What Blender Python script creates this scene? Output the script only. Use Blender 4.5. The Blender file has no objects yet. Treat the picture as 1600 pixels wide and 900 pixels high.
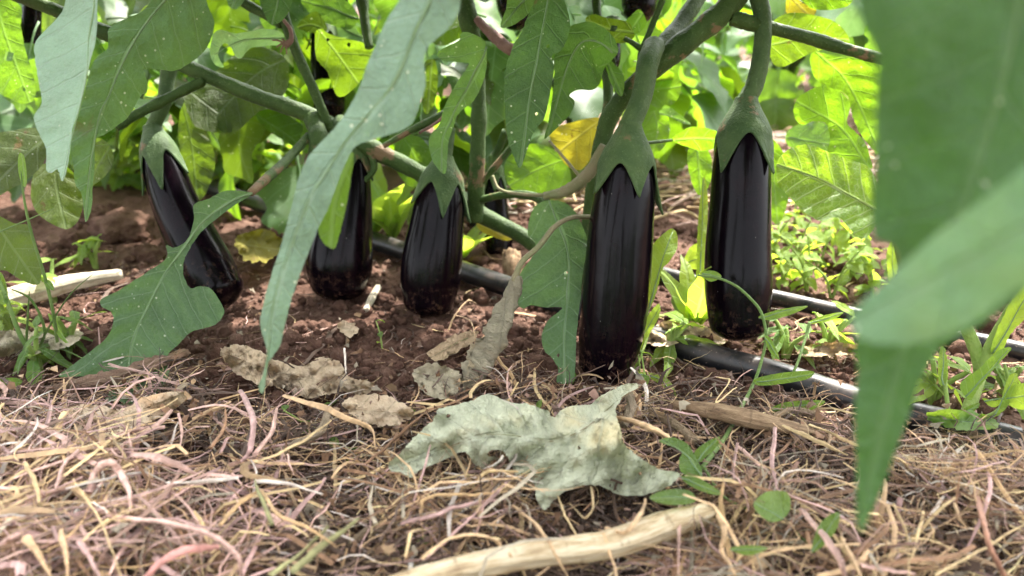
import bpy, math, random
import numpy as np
from mathutils import Vector, Matrix, Euler, noise
from mathutils.geometry import delaunay_2d_cdt

random.seed(7)
RNG = np.random.default_rng(11)
scene = bpy.context.scene
COL = scene.collection

# ------------------------------------------------------------------ camera
F = 1142.0                      # focal length in photo pixels (1600 wide)
CAM_H = 0.32
PITCH = math.radians(21.0)
cam_data = bpy.data.cameras.new('camera')
cam_data.sensor_width = 36.0
cam_data.lens = F / 1600.0 * 36.0
cam_data.clip_start = 0.01
cam_data.clip_end = 1000.0
cam_data.dof.use_dof = True
cam_data.dof.focus_distance = 0.61
cam_data.dof.aperture_fstop = 5.4
cam = bpy.data.objects.new('camera', cam_data)
COL.objects.link(cam)
cam.location = (0, 0, CAM_H)
cam.rotation_euler = (math.pi / 2 - PITCH, 0, 0)
scene.camera = cam

# ------------------------------------------------------------------ sky, sun, exposure
SUN_EL = math.radians(56)
SUN_AZ = math.radians(24)       # from +Y (straight ahead) towards +X (right)
world = bpy.data.worlds.new('World')
scene.world = world
world.use_nodes = True
wn = world.node_tree
wn.nodes.clear()
sky = wn.nodes.new('ShaderNodeTexSky')
sky.sky_type = 'NISHITA'
sky.sun_disc = False
sky.sun_elevation = SUN_EL
sky.sun_rotation = SUN_AZ
sky.air_density = 1.0
sky.dust_density = 4.0
sky.ozone_density = 0.6
bg = wn.nodes.new('ShaderNodeBackground')
bg.inputs['Strength'].default_value = 0.15
wo = wn.nodes.new('ShaderNodeOutputWorld')
hs = wn.nodes.new('ShaderNodeHueSaturation')        # thin bright cloud: a milky sky
hs.inputs['Saturation'].default_value = 0.18
wn.links.new(sky.outputs[0], hs.inputs['Color'])
wn.links.new(hs.outputs[0], bg.inputs['Color'])
wn.links.new(bg.outputs[0], wo.inputs['Surface'])
sl = bpy.data.lights.new('sun', 'SUN')
sl.energy = 2.4
sl.angle = math.radians(1.2)
sl.color = (1.0, 0.95, 0.86)
sun = bpy.data.objects.new('sun', sl)
COL.objects.link(sun)
sd = Vector((math.sin(SUN_AZ) * math.cos(SUN_EL), math.cos(SUN_AZ) * math.cos(SUN_EL), math.sin(SUN_EL)))
sun.location = sd * 20
sun.rotation_euler = sd.to_track_quat('Z', 'Y').to_euler()
scene.view_settings.view_transform = 'Standard'
scene.view_settings.look = 'None'
scene.view_settings.gamma = 1.0
scene.view_settings.exposure = 2.8
scene.render.engine = 'CYCLES'
scene.cycles.max_bounces = 5
scene.cycles.transmission_bounces = 4
scene.cycles.diffuse_bounces = 3
scene.cycles.glossy_bounces = 2
scene.cycles.use_denoising = True
scene.cycles.adaptive_threshold = 0.02

# ------------------------------------------------------------------ photo pixel -> place
CP, SP = math.cos(PITCH), math.sin(PITCH)

def P(px, py, d):
    """point seen at photo pixel (px, py), d metres along the view axis"""
    a = (px - 800.0) / F; b = (450.0 - py) / F
    return Vector((d * a, d * (CP + b * SP), CAM_H + d * (-SP + b * CP)))

def GD(py, z=0.0):
    """view depth at which row py meets the plane at height z"""
    b = (450.0 - py) / F
    return (CAM_H - z) / max(1e-4, SP - b * CP)

def G(px, py, z=0.0):
    return P(px, py, GD(py, z))

# ------------------------------------------------------------------ mesh helpers
def origin(o):
    v = Vector((0, 0, 0))
    while o is not None:
        v += o.location; o = o.parent
    return v

def build(name, verts, faces, mat, parent=None, luv=None, col=None, loc=None, smooth=True, local=False):
    """one mesh object; verts in world space unless local"""
    V = np.asarray([tuple(v) for v in verts] if not isinstance(verts, np.ndarray) else verts, dtype=np.float32)
    if parent is not None:
        off = np.array(origin(parent), dtype=np.float32); oloc = (0, 0, 0)
    else:
        if loc is None:
            i = int(np.argmin(V[:, 2])); loc = (float(V[:, 0].mean()), float(V[:, 1].mean()), float(V[i, 2]))
        off = np.array(loc, dtype=np.float32); oloc = loc
    if not local:
        V = V - off
    me = bpy.data.meshes.new(name)
    me.from_pydata(V.tolist(), [], faces)
    if smooth:
        me.polygons.foreach_set('use_smooth', np.ones(len(me.polygons), dtype=bool))
    if luv is not None:
        a = me.attributes.new('luv', 'FLOAT_VECTOR', 'POINT')
        a.data.foreach_set('vector', np.asarray(luv, dtype=np.float32).ravel())
    if col is not None:
        a = me.attributes.new('tint', 'FLOAT_COLOR', 'POINT')
        c = np.asarray(col, dtype=np.float32)
        if c.shape[1] == 3: c = np.hstack([c, np.ones((len(c), 1), dtype=np.float32)])
        a.data.foreach_set('color', c.ravel())
    if mat is not None:
        me.materials.append(mat)
    me.update()
    o = bpy.data.objects.new(name, me)
    COL.objects.link(o)
    o.location = oloc
    if parent is not None:
        o.parent = parent
    return o

def tag(o, label, cat, group=None, kind=None):
    o['label'] = label; o['category'] = cat
    if group: o['group'] = group
    if kind: o['kind'] = kind
    return o

def thing(name, label, cat, loc, group=None):
    o = bpy.data.objects.new(name, None)
    COL.objects.link(o)
    o.location = loc; o.empty_display_size = 0.02
    return tag(o, label, cat, group)

def crom(pts, n=6, closed=False):
    """Catmull-Rom through pts (any dimension)"""
    p = np.asarray(pts, dtype=float); out = []
    m = len(p)
    if m < 3 and not closed:
        return np.array([p[0] + (p[-1] - p[0]) * t for t in np.linspace(0, 1, n + 1)])
    segs = m if closed else m - 1
    for i in range(segs):
        if closed:
            a, b, c, d = p[(i - 1) % m], p[i], p[(i + 1) % m], p[(i + 2) % m]
        else:
            a = p[i - 1] if i > 0 else 2 * p[0] - p[1]
            b, c = p[i], p[i + 1]
            d = p[i + 2] if i + 2 < m else 2 * p[-1] - p[-2]
        for k in range(n):
            t = k / n
            out.append(0.5 * ((2 * b) + (c - a) * t + (2 * a - 5 * b + 4 * c - d) * t * t + (3 * b - a - 3 * c + d) * t ** 3))
    if not closed:
        out.append(p[-1])
    return np.array(out)

def tube(path, radii, sides=8, flat=1.0, twist=0.0, rough=0.0, seed=0, cap=True):
    """verts, faces of a tube along path (already sampled)"""
    path = np.asarray(path, dtype=float); n = len(path)
    radii = np.interp(np.linspace(0, 1, n), np.linspace(0, 1, len(radii)), radii) if np.ndim(radii) else np.full(n, radii)
    V = []; Fc = []
    t = np.gradient(path, axis=0)
    t /= np.linalg.norm(t, axis=1)[:, None] + 1e-12
    up = np.array((0, 0, 1.0))
    if abs(t[0] @ up) > 0.9: up = np.array((0, 1.0, 0))
    nrm = np.cross(t[0], up); nrm /= np.linalg.norm(nrm)
    r = np.random.default_rng(seed)
    for i in range(n):
        nrm = nrm - t[i] * (nrm @ t[i]); nrm /= np.linalg.norm(nrm) + 1e-12
        bn = np.cross(t[i], nrm)
        ph = twist * i / max(1, n - 1)
        for k in range(sides):
            a = 2 * math.pi * k / sides
            x, y = math.cos(a), math.sin(a) * flat
            xr = x * math.cos(ph) - y * math.sin(ph); yr = x * math.sin(ph) + y * math.cos(ph)
            rr = radii[i] * (1 + (r.random() - 0.5) * rough)
            V.append(path[i] + (nrm * xr + bn * yr) * rr)
    for i in range(n - 1):
        for k in range(sides):
            a = i * sides + k; b = i * sides + (k + 1) % sides
            Fc.append((a, b, b + sides, a + sides))
    if cap:
        Fc.append(tuple(range(sides - 1, -1, -1)))
        Fc.append(tuple(range((n - 1) * sides, n * sides)))
    return np.array(V), Fc

def join(parts):
    V = []; Fc = []; o = 0
    for v, f in parts:
        V.append(v); Fc += [tuple(i + o for i in q) for q in f]; o += len(v)
    return np.vstack(V), Fc

# ------------------------------------------------------------------ ground relief
def gz(x, y):
    v = Vector((x, y, 0))
    z = 0.010 * noise.noise(v * 5.0) + 0.007 * noise.noise(v * 14.0 + Vector((3, 1, 0)))
    if y < 2.5:
        c = noise.noise(v * 38.0 + Vector((0, 7, 2)))
        z += 0.0045 * max(-0.4, c)
        z += 0.0030 * noise.noise(v * 90.0)
    return z

# ------------------------------------------------------------------ shader helpers
class NT:
    def __init__(s, name):
        s.mat = bpy.data.materials.new(name); s.mat.use_nodes = True
        s.t = s.mat.node_tree; s.t.nodes.clear()
        s.out = s.t.nodes.new('ShaderNodeOutputMaterial')
    def n(s, typ, ins=None, out=0, **props):
        nd = s.t.nodes.new(typ)
        for k, v in props.items(): setattr(nd, k, v)
        for k, v in (ins or {}).items(): s.put(nd.inputs[k], v)
        return nd.outputs[out]
    def put(s, inp, v):
        if isinstance(v, bpy.types.NodeSocket): s.t.links.new(v, inp)
        elif isinstance(v, (tuple, list)) and inp.type == 'RGBA' and len(v) == 3: inp.default_value = (*v, 1)
        else: inp.default_value = v
    def m(s, op, a, b=0.0, c=0.0, clamp=False):
        nd = s.t.nodes.new('ShaderNodeMath'); nd.operation = op; nd.use_clamp = clamp
        for i, v in enumerate((a, b, c)): s.put(nd.inputs[i], v)
        return nd.outputs[0]
    def mix(s, f, a, b, mode='MIX'):
        nd = s.t.nodes.new('ShaderNodeMix'); nd.data_type = 'RGBA'; nd.blend_type = mode
        s.put(nd.inputs[0], f); s.put(nd.inputs[6], a); s.put(nd.inputs[7], b)
        return nd.outputs[2]
    def rng(s, v, a, b, c=0.0, d=1.0):
        nd = s.t.nodes.new('ShaderNodeMapRange'); nd.interpolation_type = 'SMOOTHSTEP'
        for i, x in enumerate((v, a, b, c, d)): s.put(nd.inputs[i], x)
        return nd.outputs[0]
    def noise(s, vec, scale, detail=4, rough=0.55, out=0):
        return s.n('ShaderNodeTexNoise', {'Vector': vec, 'Scale': scale, 'Detail': detail, 'Roughness': rough}, out)
    def ramp(s, f, stops):
        nd = s.t.nodes.new('ShaderNodeValToRGB'); e = nd.color_ramp.elements
        while len(e) < len(stops): e.new(0.5)
        for i, (p, c) in enumerate(stops): e[i].position = p; e[i].color = (*c, 1)
        s.put(nd.inputs[0], f); return nd.outputs[0]
    def bump(s, h, strength, dist):
        return s.n('ShaderNodeBump', {'Height': h, 'Strength': strength, 'Distance': dist})
    def princ(s, **k):
        nd = s.t.nodes.new('ShaderNodeBsdfPrincipled')
        for a, v in k.items(): s.put(nd.inputs[a.replace('_', ' ')], v)
        return nd.outputs[0]
    def done(s, sh):
        s.t.links.new(sh, s.out.inputs['Surface']); return s.mat

def leaf_mat(name, front, back, trans, tfac=0.45, vein=(0.28, 0.38, 0.18), vstr=0.55, spacing=0.022,
             speck=0.5, brown=0.15, rough=0.5, vw=0.0009, net=0.25, sheen=0.25, simple=False, crease=0.0):
    s = NT(name)
    uv = s.n('ShaderNodeAttribute', out=1, attribute_name='luv')
    sep = s.t.nodes.new('ShaderNodeSeparateXYZ'); s.t.links.new(uv, sep.inputs[0])
    u, v = sep.outputs[0], sep.outputs[1]
    oi = s.t.nodes.new('ShaderNodeObjectInfo')
    rnd = oi.outputs['Random']
    wob = s.m('MULTIPLY', s.m('SUBTRACT', s.noise(uv, 60, 2), 0.5), 0.006)
    av = s.m('ADD', s.m('ABSOLUTE', v), wob)
    side = s.m('MULTIPLY', s.m('GREATER_THAN', v, 0.0), 0.5)
    ph = s.m('ADD', s.m('DIVIDE', s.m('SUBTRACT', u, s.m('MULTIPLY', av, 0.8)), spacing), side)
    tri = s.m('MULTIPLY', s.m('ABSOLUTE', s.m('SUBTRACT', s.m('FRACT', ph), 0.5)), spacing)
    v2 = s.rng(tri, vw * 0.35, vw * 1.3, 0.8, 0.0)
    v1 = s.rng(s.m('ABSOLUTE', v), vw * 0.8, vw * 2.0, 1.0, 0.0)
    vm = s.m('MAXIMUM', v1, v2)
    if not simple:
        vor = s.n('ShaderNodeTexVoronoi', {'Vector': uv, 'Scale': 170.0, 'Randomness': 0.9}, 0, feature='DISTANCE_TO_EDGE')
        vm = s.m('MAXIMUM', vm, s.rng(vor, 0.0, 0.09, net, 0.0))
    big = s.noise(uv, 28, 3)
    fine = s.noise(uv, 420, 3) if not simple else big
    hue = s.m('ADD', s.m('MULTIPLY', s.m('SUBTRACT', rnd, 0.5), 0.5), s.m('MULTIPLY', s.m('SUBTRACT', big, 0.5), 1.1))
    def vary(c, k=0.35):
        return s.mix(s.m('ADD', hue, 0.5, clamp=True), tuple(x * (1 - k) for x in c), tuple(min(1, x * (1 + k)) for x in c))
    bf = s.n('ShaderNodeNewGeometry', out=6)
    base = s.mix(bf, vary(front), vary(back))
    old = s.m('MULTIPLY', s.rng(s.noise(uv, 13, 4, 0.6), 0.52, 0.72), s.rng(rnd, 0.2, 0.9))
    base = s.mix(s.m('MULTIPLY', old, 0.45), base, (front[0] * 2.0 + 0.02, front[1] * 1.35, front[2] * 0.7))
    base = s.mix(s.m('MULTIPLY', vm, vstr), base, vein)
    base = s.mix(s.m('MULTIPLY', s.m('SUBTRACT', fine, 0.35, clamp=True), 0.5), base, tuple(min(1, x * 1.8 + 0.05) for x in front))
    # pale specks and brown scars
    sv = s.t.nodes.new('ShaderNodeTexVoronoi'); s.put(sv.inputs['Vector'], uv); s.put(sv.inputs['Scale'], 270.0)
    sc = s.t.nodes.new('ShaderNodeSeparateColor'); s.t.links.new(sv.outputs['Color'], sc.inputs[0])
    dot = s.m('MULTIPLY', s.rng(s.m('DIVIDE', sv.outputs['Distance'], s.m('ADD', s.m('POWER', sc.outputs[1], 2.0), 0.12)), 0.18, 0.34, 1.0, 0.0), s.m('GREATER_THAN', sc.outputs[0], s.m('SUBTRACT', 1.0 - 0.02 * speck, s.m('MULTIPLY', s.rng(s.noise(uv, 17, 3, 0.6), 0.38, 0.68), 0.62 * speck))))
    base = s.mix(s.m('MULTIPLY', dot, 0.75), base, (0.62, 0.66, 0.48))
    br = s.rng(s.noise(uv, 34, 5, 0.62), 0.70 - 0.12 * brown, 0.76 - 0.1 * brown, 0.0, 1.0)
    base = s.mix(s.m('MULTIPLY', br, 0.8 * min(1.0, brown * 3)), base, (0.22, 0.13, 0.05))
    tcol = s.mix(s.m('ADD', hue, 0.5, clamp=True), tuple(x * 0.62 for x in trans), tuple(min(1, x * 1.25) for x in trans))
    tcol = s.mix(s.m('MULTIPLY', vm, 0.35), tcol, tuple(min(1, x * 0.9 + 0.12) for x in trans))
    tcol = s.mix(s.m('MULTIPLY', dot, 0.7), tcol, (0.8, 0.85, 0.45))
    tcol = s.mix(s.m('MULTIPLY', br, min(1.0, brown * 3)), tcol, (0.14, 0.08, 0.015))
    if simple:
        pr = s.princ(Base_Color=base, Roughness=rough, Specular_IOR_Level=0.4)
        tr = s.n('ShaderNodeBsdfTranslucent', {'Color': tcol})
    else:
        h = s.m('ADD', s.m('MULTIPLY', s.m('MAXIMUM', v1, v2), -0.6), s.m('MULTIPLY', s.noise(uv, 170, 4, 0.75), 1.6))
        if crease: h = s.m('ADD', h, s.m('MULTIPLY', s.m('ABSOLUTE', s.m('SUBTRACT', s.noise(uv, 55, 5, 0.65), 0.5)), crease))
        bp = s.bump(h, 0.8 if not crease else 0.9, 0.0016 if not crease else 0.003)
        pr = s.princ(Base_Color=base, Roughness=rough, Specular_IOR_Level=0.3, Sheen_Weight=sheen * 0.5, Sheen_Roughness=0.4, Normal=bp)
        tr = s.n('ShaderNodeBsdfTranslucent', {'Color': tcol, 'Normal': bp})
    mx = s.t.nodes.new('ShaderNodeMixShader')
    s.put(mx.inputs[0], tfac); s.t.links.new(pr, mx.inputs[1]); s.t.links.new(tr, mx.inputs[2])
    return s.done(mx.outputs[0])

MAT = {}
def two(key, *a, **k):
    MAT[key] = leaf_mat(*a, **k)
    MAT[key + '_far'] = leaf_mat(a[0] + '_distant', *a[1:], **{**k, 'simple': True})   # same colours, no fine relief
# upper faces of egg plant leaves: dusty grey green; through-light is yellow green
two('leaf', 'leaf_dusty_green', (0.100, 0.182, 0.080), (0.13, 0.20, 0.12), (0.22, 0.42, 0.02), 0.36, vein=(0.30, 0.42, 0.24), vstr=0.5, speck=0.85, brown=0.12)
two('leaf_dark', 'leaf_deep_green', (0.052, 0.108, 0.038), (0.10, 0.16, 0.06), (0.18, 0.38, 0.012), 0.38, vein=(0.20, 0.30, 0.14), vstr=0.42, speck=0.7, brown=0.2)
two('leaf_olive', 'leaf_olive', (0.070, 0.105, 0.022), (0.10, 0.14, 0.04), (0.22, 0.36, 0.008), 0.5, speck=0.6, brown=0.3, vstr=0.25)
two('leaf_lime', 'leaf_lime', (0.10, 0.20, 0.035), (0.13, 0.22, 0.06), (0.27, 0.50, 0.010), 0.48, speck=0.45, brown=0.1, vstr=0.3)
two('leaf_pale', 'leaf_pale_grey', (0.24, 0.36, 0.26), (0.22, 0.32, 0.23), (0.26, 0.46, 0.08), 0.32, vein=(0.32, 0.42, 0.30), speck=0.75, brown=0.1, sheen=0.5, vstr=0.35)
two('leaf_yellow', 'leaf_yellow', (0.33, 0.28, 0.04), (0.33, 0.28, 0.05), (0.42, 0.36, 0.015), 0.5, vein=(0.5, 0.45, 0.12), speck=0.2, brown=0.55)
MAT['leaf_blur_pale'] = leaf_mat('leaf_soft_pale_green', (0.15, 0.26, 0.15), (0.15, 0.24, 0.14), (0.16, 0.40, 0.04), 0.32, vein=(0.2, 0.3, 0.2), vstr=0.2, speck=0.8, brown=0.05, net=0.1)
MAT['leaf_blur'] = leaf_mat('leaf_soft_green', (0.070, 0.150, 0.062), (0.11, 0.19, 0.09), (0.16, 0.42, 0.02), 0.36, vein=(0.14, 0.24, 0.12), vstr=0.2, speck=0.8, brown=0.05, net=0.1)
MAT['weed'] = leaf_mat('weed_leaf', (0.10, 0.20, 0.045), (0.14, 0.24, 0.07), (0.40, 0.58, 0.04), 0.5, speck=0.05, brown=0.02, spacing=0.008, vw=0.0004, net=0.12)
MAT['weed_lime'] = leaf_mat('weed_leaf_lime', (0.20, 0.32, 0.05), (0.22, 0.34, 0.08), (0.55, 0.72, 0.05), 0.5, speck=0.05, brown=0.02, spacing=0.008, vw=0.0004, net=0.12)
MAT['veiny'] = leaf_mat('leaf_white_veined', (0.12, 0.22, 0.05), (0.14, 0.24, 0.06), (0.40, 0.62, 0.02), 0.5, vein=(0.55, 0.66, 0.35), vstr=0.9, spacing=0.017, speck=0.0, brown=0.0, net=0.42, vw=0.0011)
MAT['dry_grey'] = leaf_mat('dry_leaf_grey_green', (0.52, 0.54, 0.39), (0.46, 0.48, 0.33), (0.25, 0.28, 0.12), 0.15, vein=(0.62, 0.63, 0.48), vstr=0.5, speck=0.0, brown=0.015, rough=0.85, sheen=0.1, vw=0.0012, crease=5.0)
MAT['dry_tan'] = leaf_mat('dry_leaf_tan', (0.42, 0.31, 0.20), (0.40, 0.31, 0.21), (0.40, 0.25, 0.10), 0.2, vein=(0.30, 0.20, 0.11), vstr=0.5, speck=0.0, brown=0.12, rough=0.8, sheen=0.0, crease=5.0)
MAT['dry_pale'] = leaf_mat('dry_leaf_pale', (0.62, 0.47, 0.33), (0.60, 0.47, 0.34), (0.45, 0.33, 0.18), 0.2, vein=(0.42, 0.33, 0.22), vstr=0.4, speck=0.0, brown=0.12, rough=0.8, sheen=0.0, crease=5.0)
MAT['dry_brown'] = leaf_mat('dry_leaf_brown', (0.30, 0.19, 0.13), (0.33, 0.22, 0.15), (0.25, 0.13, 0.05), 0.15, vein=(0.42, 0.30, 0.20), vstr=0.5, speck=0.0, brown=0.12, rough=0.8, sheen=0.0, crease=5.0)
MAT['dry_dull'] = leaf_mat('dry_leaf_dull_grey', (0.44, 0.38, 0.27), (0.46, 0.40, 0.30), (0.2, 0.17, 0.07), 0.15, vein=(0.36, 0.33, 0.25), vstr=0.5, speck=0.0, brown=0.12, rough=0.85, sheen=0.0, crease=5.0)

def stem_mat(name, c1, c2, rough=0.55, hair=(0.20, 0.28, 0.11), brown=0.0):
    s = NT(name)
    tc = s.n('ShaderNodeTexCoord', out=3)
    a = s.noise(tc, 40, 4); b = s.noise(tc, 500, 3)
    c = s.mix(s.rng(a, 0.35, 0.68), c1, c2)
    c = s.mix(s.m('MULTIPLY', s.rng(b, 0.58, 0.72), 0.35), c, hair)
    if brown:
        c = s.mix(s.rng(s.noise(tc, 22, 5, 0.65), 0.62 - brown * 0.1, 0.68 - brown * 0.1), c, (0.20, 0.13, 0.07))
    bp = s.bump(s.m('ADD', b, s.m('ADD', s.m('MULTIPLY', a, 0.8), s.m('MULTIPLY', s.noise(tc, 160, 4, 0.7), 0.9))), 0.7, 0.0016)
    return s.done(s.princ(Base_Color=c, Roughness=rough, Specular_IOR_Level=0.22, Normal=bp, Sheen_Weight=0.05, Subsurface_Weight=0.06, Subsurface_Radius=(0.01, 0.02, 0.004), Subsurface_Scale=0.1))
MAT['stem'] = stem_mat('stem_green', (0.034, 0.068, 0.013), (0.060, 0.106, 0.024), brown=0.25)
MAT['calyx'] = stem_mat('calyx_green', (0.048, 0.088, 0.028), (0.080, 0.128, 0.042), rough=0.6, brown=0.05)
MAT['rib'] = stem_mat('leaf_rib', (0.17, 0.26, 0.12), (0.22, 0.31, 0.15))
MAT['weed_stem'] = stem_mat('weed_stem_pale', (0.22, 0.32, 0.07), (0.34, 0.42, 0.13))
MAT['vine_stem'] = stem_mat('vine_stem', (0.12, 0.20, 0.05), (0.18, 0.26, 0.08))
MAT['dry_stalk'] = stem_mat('dried_petiole', (0.26, 0.22, 0.13), (0.20, 0.21, 0.10), hair=(0.4, 0.36, 0.26), rough=0.8)

def skin_mat():
    s = NT('eggplant_skin')
    tc = s.n('ShaderNodeTexCoord', out=3)
    mp = s.n('ShaderNodeMapping', {'Vector': tc, 'Scale': (1, 1, 0.12)})
    st = s.noise(mp, 60, 5, 0.6)
    bl = s.noise(tc, 25, 4)
    c = s.mix(s.rng(st, 0.45, 0.75), (0.0028, 0.0014, 0.0030), (0.0080, 0.0028, 0.0048))
    sp = s.n('ShaderNodeTexVoronoi', {'Vector': tc, 'Scale': 95.0})
    dots = s.m('MULTIPLY', s.rng(sp, 0.025, 0.05, 1.0, 0.0), s.m('GREATER_THAN', s.noise(tc, 33, 1), 0.55))
    dust = s.rng(s.noise(tc, 9, 6, 0.7), 0.5, 0.8)
    c = s.mix(s.m('MULTIPLY', dots, 0.5), c, (0.35, 0.33, 0.30))
    c = s.mix(s.m('MULTIPLY', dust, 0.012), c, (0.25, 0.2, 0.16))
    hz = s.n('ShaderNodeSeparateXYZ', {0: tc}, 2)
    spl = s.m('MULTIPLY', s.rng(hz, 0.0, 0.07, 1.0, 0.0), s.rng(s.noise(tc, 110, 6, 0.75), 0.52, 0.66))
    c = s.mix(s.m('MULTIPLY', spl, 0.5), c, (0.16, 0.085, 0.06))
    dust = s.m('MAXIMUM', dust, spl)
    r = s.m('ADD', s.m('MULTIPLY', s.noise(tc, 130, 5, 0.7), 0.16), s.m('ADD', 0.10, s.m('MULTIPLY', dust, 0.10)))
    bp = s.bump(bl, 0.12, 0.004)
    return s.done(s.princ(Base_Color=c, Roughness=r, Specular_IOR_Level=0.125, Normal=bp))
MAT['skin'] = skin_mat()

def soil_mat(name, lift=0.0):
    s = NT(name)
    tc = s.n('ShaderNodeNewGeometry', out=0)
    a = s.noise(tc, 9, 6, 0.6); b = s.noise(tc, 70, 6, 0.65); c3 = s.noise(tc, 420, 4, 0.6)
    f = s.m('ADD', s.m('MULTIPLY', a, 0.45), s.m('ADD', s.m('MULTIPLY', b, 0.35), s.m('MULTIPLY', c3, 0.2)))
    c = s.ramp(f, [(0.33, (0.050, 0.026, 0.019)), (0.5, (0.112, 0.060, 0.043)), (0.66, (0.21, 0.128, 0.097))])
    gr = s.rng(s.n('ShaderNodeTexVoronoi', {'Vector': tc, 'Scale': 210.0}), 0.10, 0.16, 1.0, 0.0)
    c = s.mix(s.m('MULTIPLY', s.m('MULTIPLY', gr, s.m('GREATER_THAN', b, 0.56)), 0.6), c, (0.33, 0.25, 0.19))
    h = s.m('ADD', s.m('MULTIPLY', b, 1.0), s.m('ADD', s.m('MULTIPLY', c3, 0.55), s.m('MULTIPLY', s.n('ShaderNodeTexVoronoi', {'Vector': tc, 'Scale': 150.0}), 0.6)))
    bp = s.bump(h, 0.9, 0.006)
    return s.done(s.princ(Base_Color=c, Roughness=0.95, Specular_IOR_Level=0.15, Normal=bp))
MAT['soil'] = soil_mat('red_brown_soil')

def tint_mat(name, rough=0.75, gloss=0.3):
    """colour from the tint attribute, fibrous along grain"""
    s = NT(name)
    col = s.n('ShaderNodeAttribute', attribute_name='tint')
    tc = s.n('ShaderNodeTexCoord', out=3)
    a = s.noise(tc, 160, 4, 0.65); b = s.noise(tc, 45, 4, 0.65)
    c = s.mix(s.rng(a, 0.3, 0.7), s.mix(0.38, col, (0.06, 0.035, 0.025)), col)
    c = s.mix(s.m('MULTIPLY', s.rng(b, 0.58, 0.7), 0.35), c, (0.14, 0.075, 0.05))
    bp = s.bump(a, 0.6, 0.0012)
    return s.done(s.princ(Base_Color=c, Roughness=rough, Specular_IOR_Level=gloss, Normal=bp, Sheen_Weight=0.1))
MAT['straw'] = tint_mat('dry_straw')

def wood_mat(name, pale, mid, dark):
    s = NT(name)
    uv = s.n('ShaderNodeAttribute', out=1, attribute_name='luv')
    mp = s.n('ShaderNodeMapping', {'Vector': uv, 'Scale': (9, 150, 1)})
    g = s.noise(mp, 1.0, 6, 0.7); g2 = s.noise(uv, 40, 5, 0.6)
    c = s.ramp(g, [(0.30, dark), (0.47, mid), (0.62, pale)])
    c = s.mix(s.m('MULTIPLY', s.rng(g2, 0.58, 0.7), 0.55), c, dark)
    bp = s.bump(s.m('ADD', g, s.m('MULTIPLY', g2, 0.4)), 0.8, 0.0022)
    return s.done(s.princ(Base_Color=c, Roughness=0.8, Specular_IOR_Level=0.25, Normal=bp))
MAT['wood_pale'] = wood_mat('bleached_stalk', (0.66, 0.60, 0.50), (0.52, 0.45, 0.34), (0.22, 0.15, 0.09))
MAT['wood_tan'] = wood_mat('split_stick', (0.76, 0.66, 0.48), (0.58, 0.44, 0.27), (0.19, 0.11, 0.06))
MAT['wood_brown'] = wood_mat('rotten_wood', (0.36, 0.25, 0.15), (0.22, 0.14, 0.08), (0.07, 0.04, 0.025))

def pipe_mat():
    s = NT('black_poly_pipe')
    tc = s.n('ShaderNodeNewGeometry', out=0)
    a = s.noise(tc, 45, 6, 0.7); b = s.noise(tc, 330, 4, 0.6)
    nz = s.n('ShaderNodeSeparateXYZ', {0: s.n('ShaderNodeNewGeometry', out=1)}, 2)
    dust = s.m('MULTIPLY', s.rng(a, 0.40, 0.68), s.rng(nz, -0.2, 0.9))
    c = s.mix(s.m('MULTIPLY', dust, 0.3), (0.011, 0.012, 0.014), (0.20, 0.14, 0.11))
    c = s.mix(s.m('MULTIPLY', s.rng(b, 0.64, 0.7), 0.6), c, (0.30, 0.24, 0.2))
    r = s.m('ADD', 0.33, s.m('MULTIPLY', dust, 0.25))
    return s.done(s.princ(Base_Color=c, Roughness=r, Normal=s.bump(b, 0.2, 0.0006)))
MAT['pipe'] = pipe_mat()
MAT['brown_twig'] = stem_mat('dried_flower', (0.20, 0.11, 0.09), (0.28, 0.17, 0.13), hair=(0.4, 0.3, 0.25), rough=0.8)

# ================================================================== ground
def make_ground():
    def axis(fine_lo, fine_hi, step, far, lo):
        a = list(np.arange(fine_lo, fine_hi, step)); s = step; x = fine_hi
        up = []
        while x < far: up.append(x); s *= 1.25; x += s
        dn = []; s = step; x = fine_lo
        while x > lo: s *= 1.25; x -= s; dn.append(x)
        return np.array(dn[::-1] + a + up)
    xs = axis(-0.80, 0.80, 0.0045, 300, -300)
    ys = axis(0.28, 1.30, 0.0045, 400, -40)
    nx, ny = len(xs), len(ys)
    V = [(x, y, gz(x, y) if abs(x) < 8 and -1 < y < 12 else 0.0) for y in ys for x in xs]
    I = np.arange(nx * ny).reshape(ny, nx)
    q = np.stack([I[:-1, :-1], I[:-1, 1:], I[1:, 1:], I[1:, :-1]], -1).reshape(-1, 4).tolist()
    o = build('ground', V, q, MAT['soil'], loc=(0, 0, 0))
    o['kind'] = 'structure'
make_ground()

ICO_T = (1 + 5 ** 0.5) / 2
ICO_V = np.array([(-1, ICO_T, 0), (1, ICO_T, 0), (-1, -ICO_T, 0), (1, -ICO_T, 0), (0, -1, ICO_T), (0, 1, ICO_T), (0, -1, -ICO_T), (0, 1, -ICO_T), (ICO_T, 0, -1), (ICO_T, 0, 1), (-ICO_T, 0, -1), (-ICO_T, 0, 1)]) / math.sqrt(1 + ICO_T ** 2)
ICO_F = [(0, 11, 5), (0, 5, 1), (0, 1, 7), (0, 7, 10), (0, 10, 11), (1, 5, 9), (5, 11, 4), (11, 10, 2), (10, 7, 6), (7, 1, 8), (3, 9, 4), (3, 4, 2), (3, 2, 6), (3, 6, 8), (3, 8, 9), (4, 9, 5), (2, 4, 11), (6, 2, 10), (8, 6, 7), (9, 8, 1)]

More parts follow.
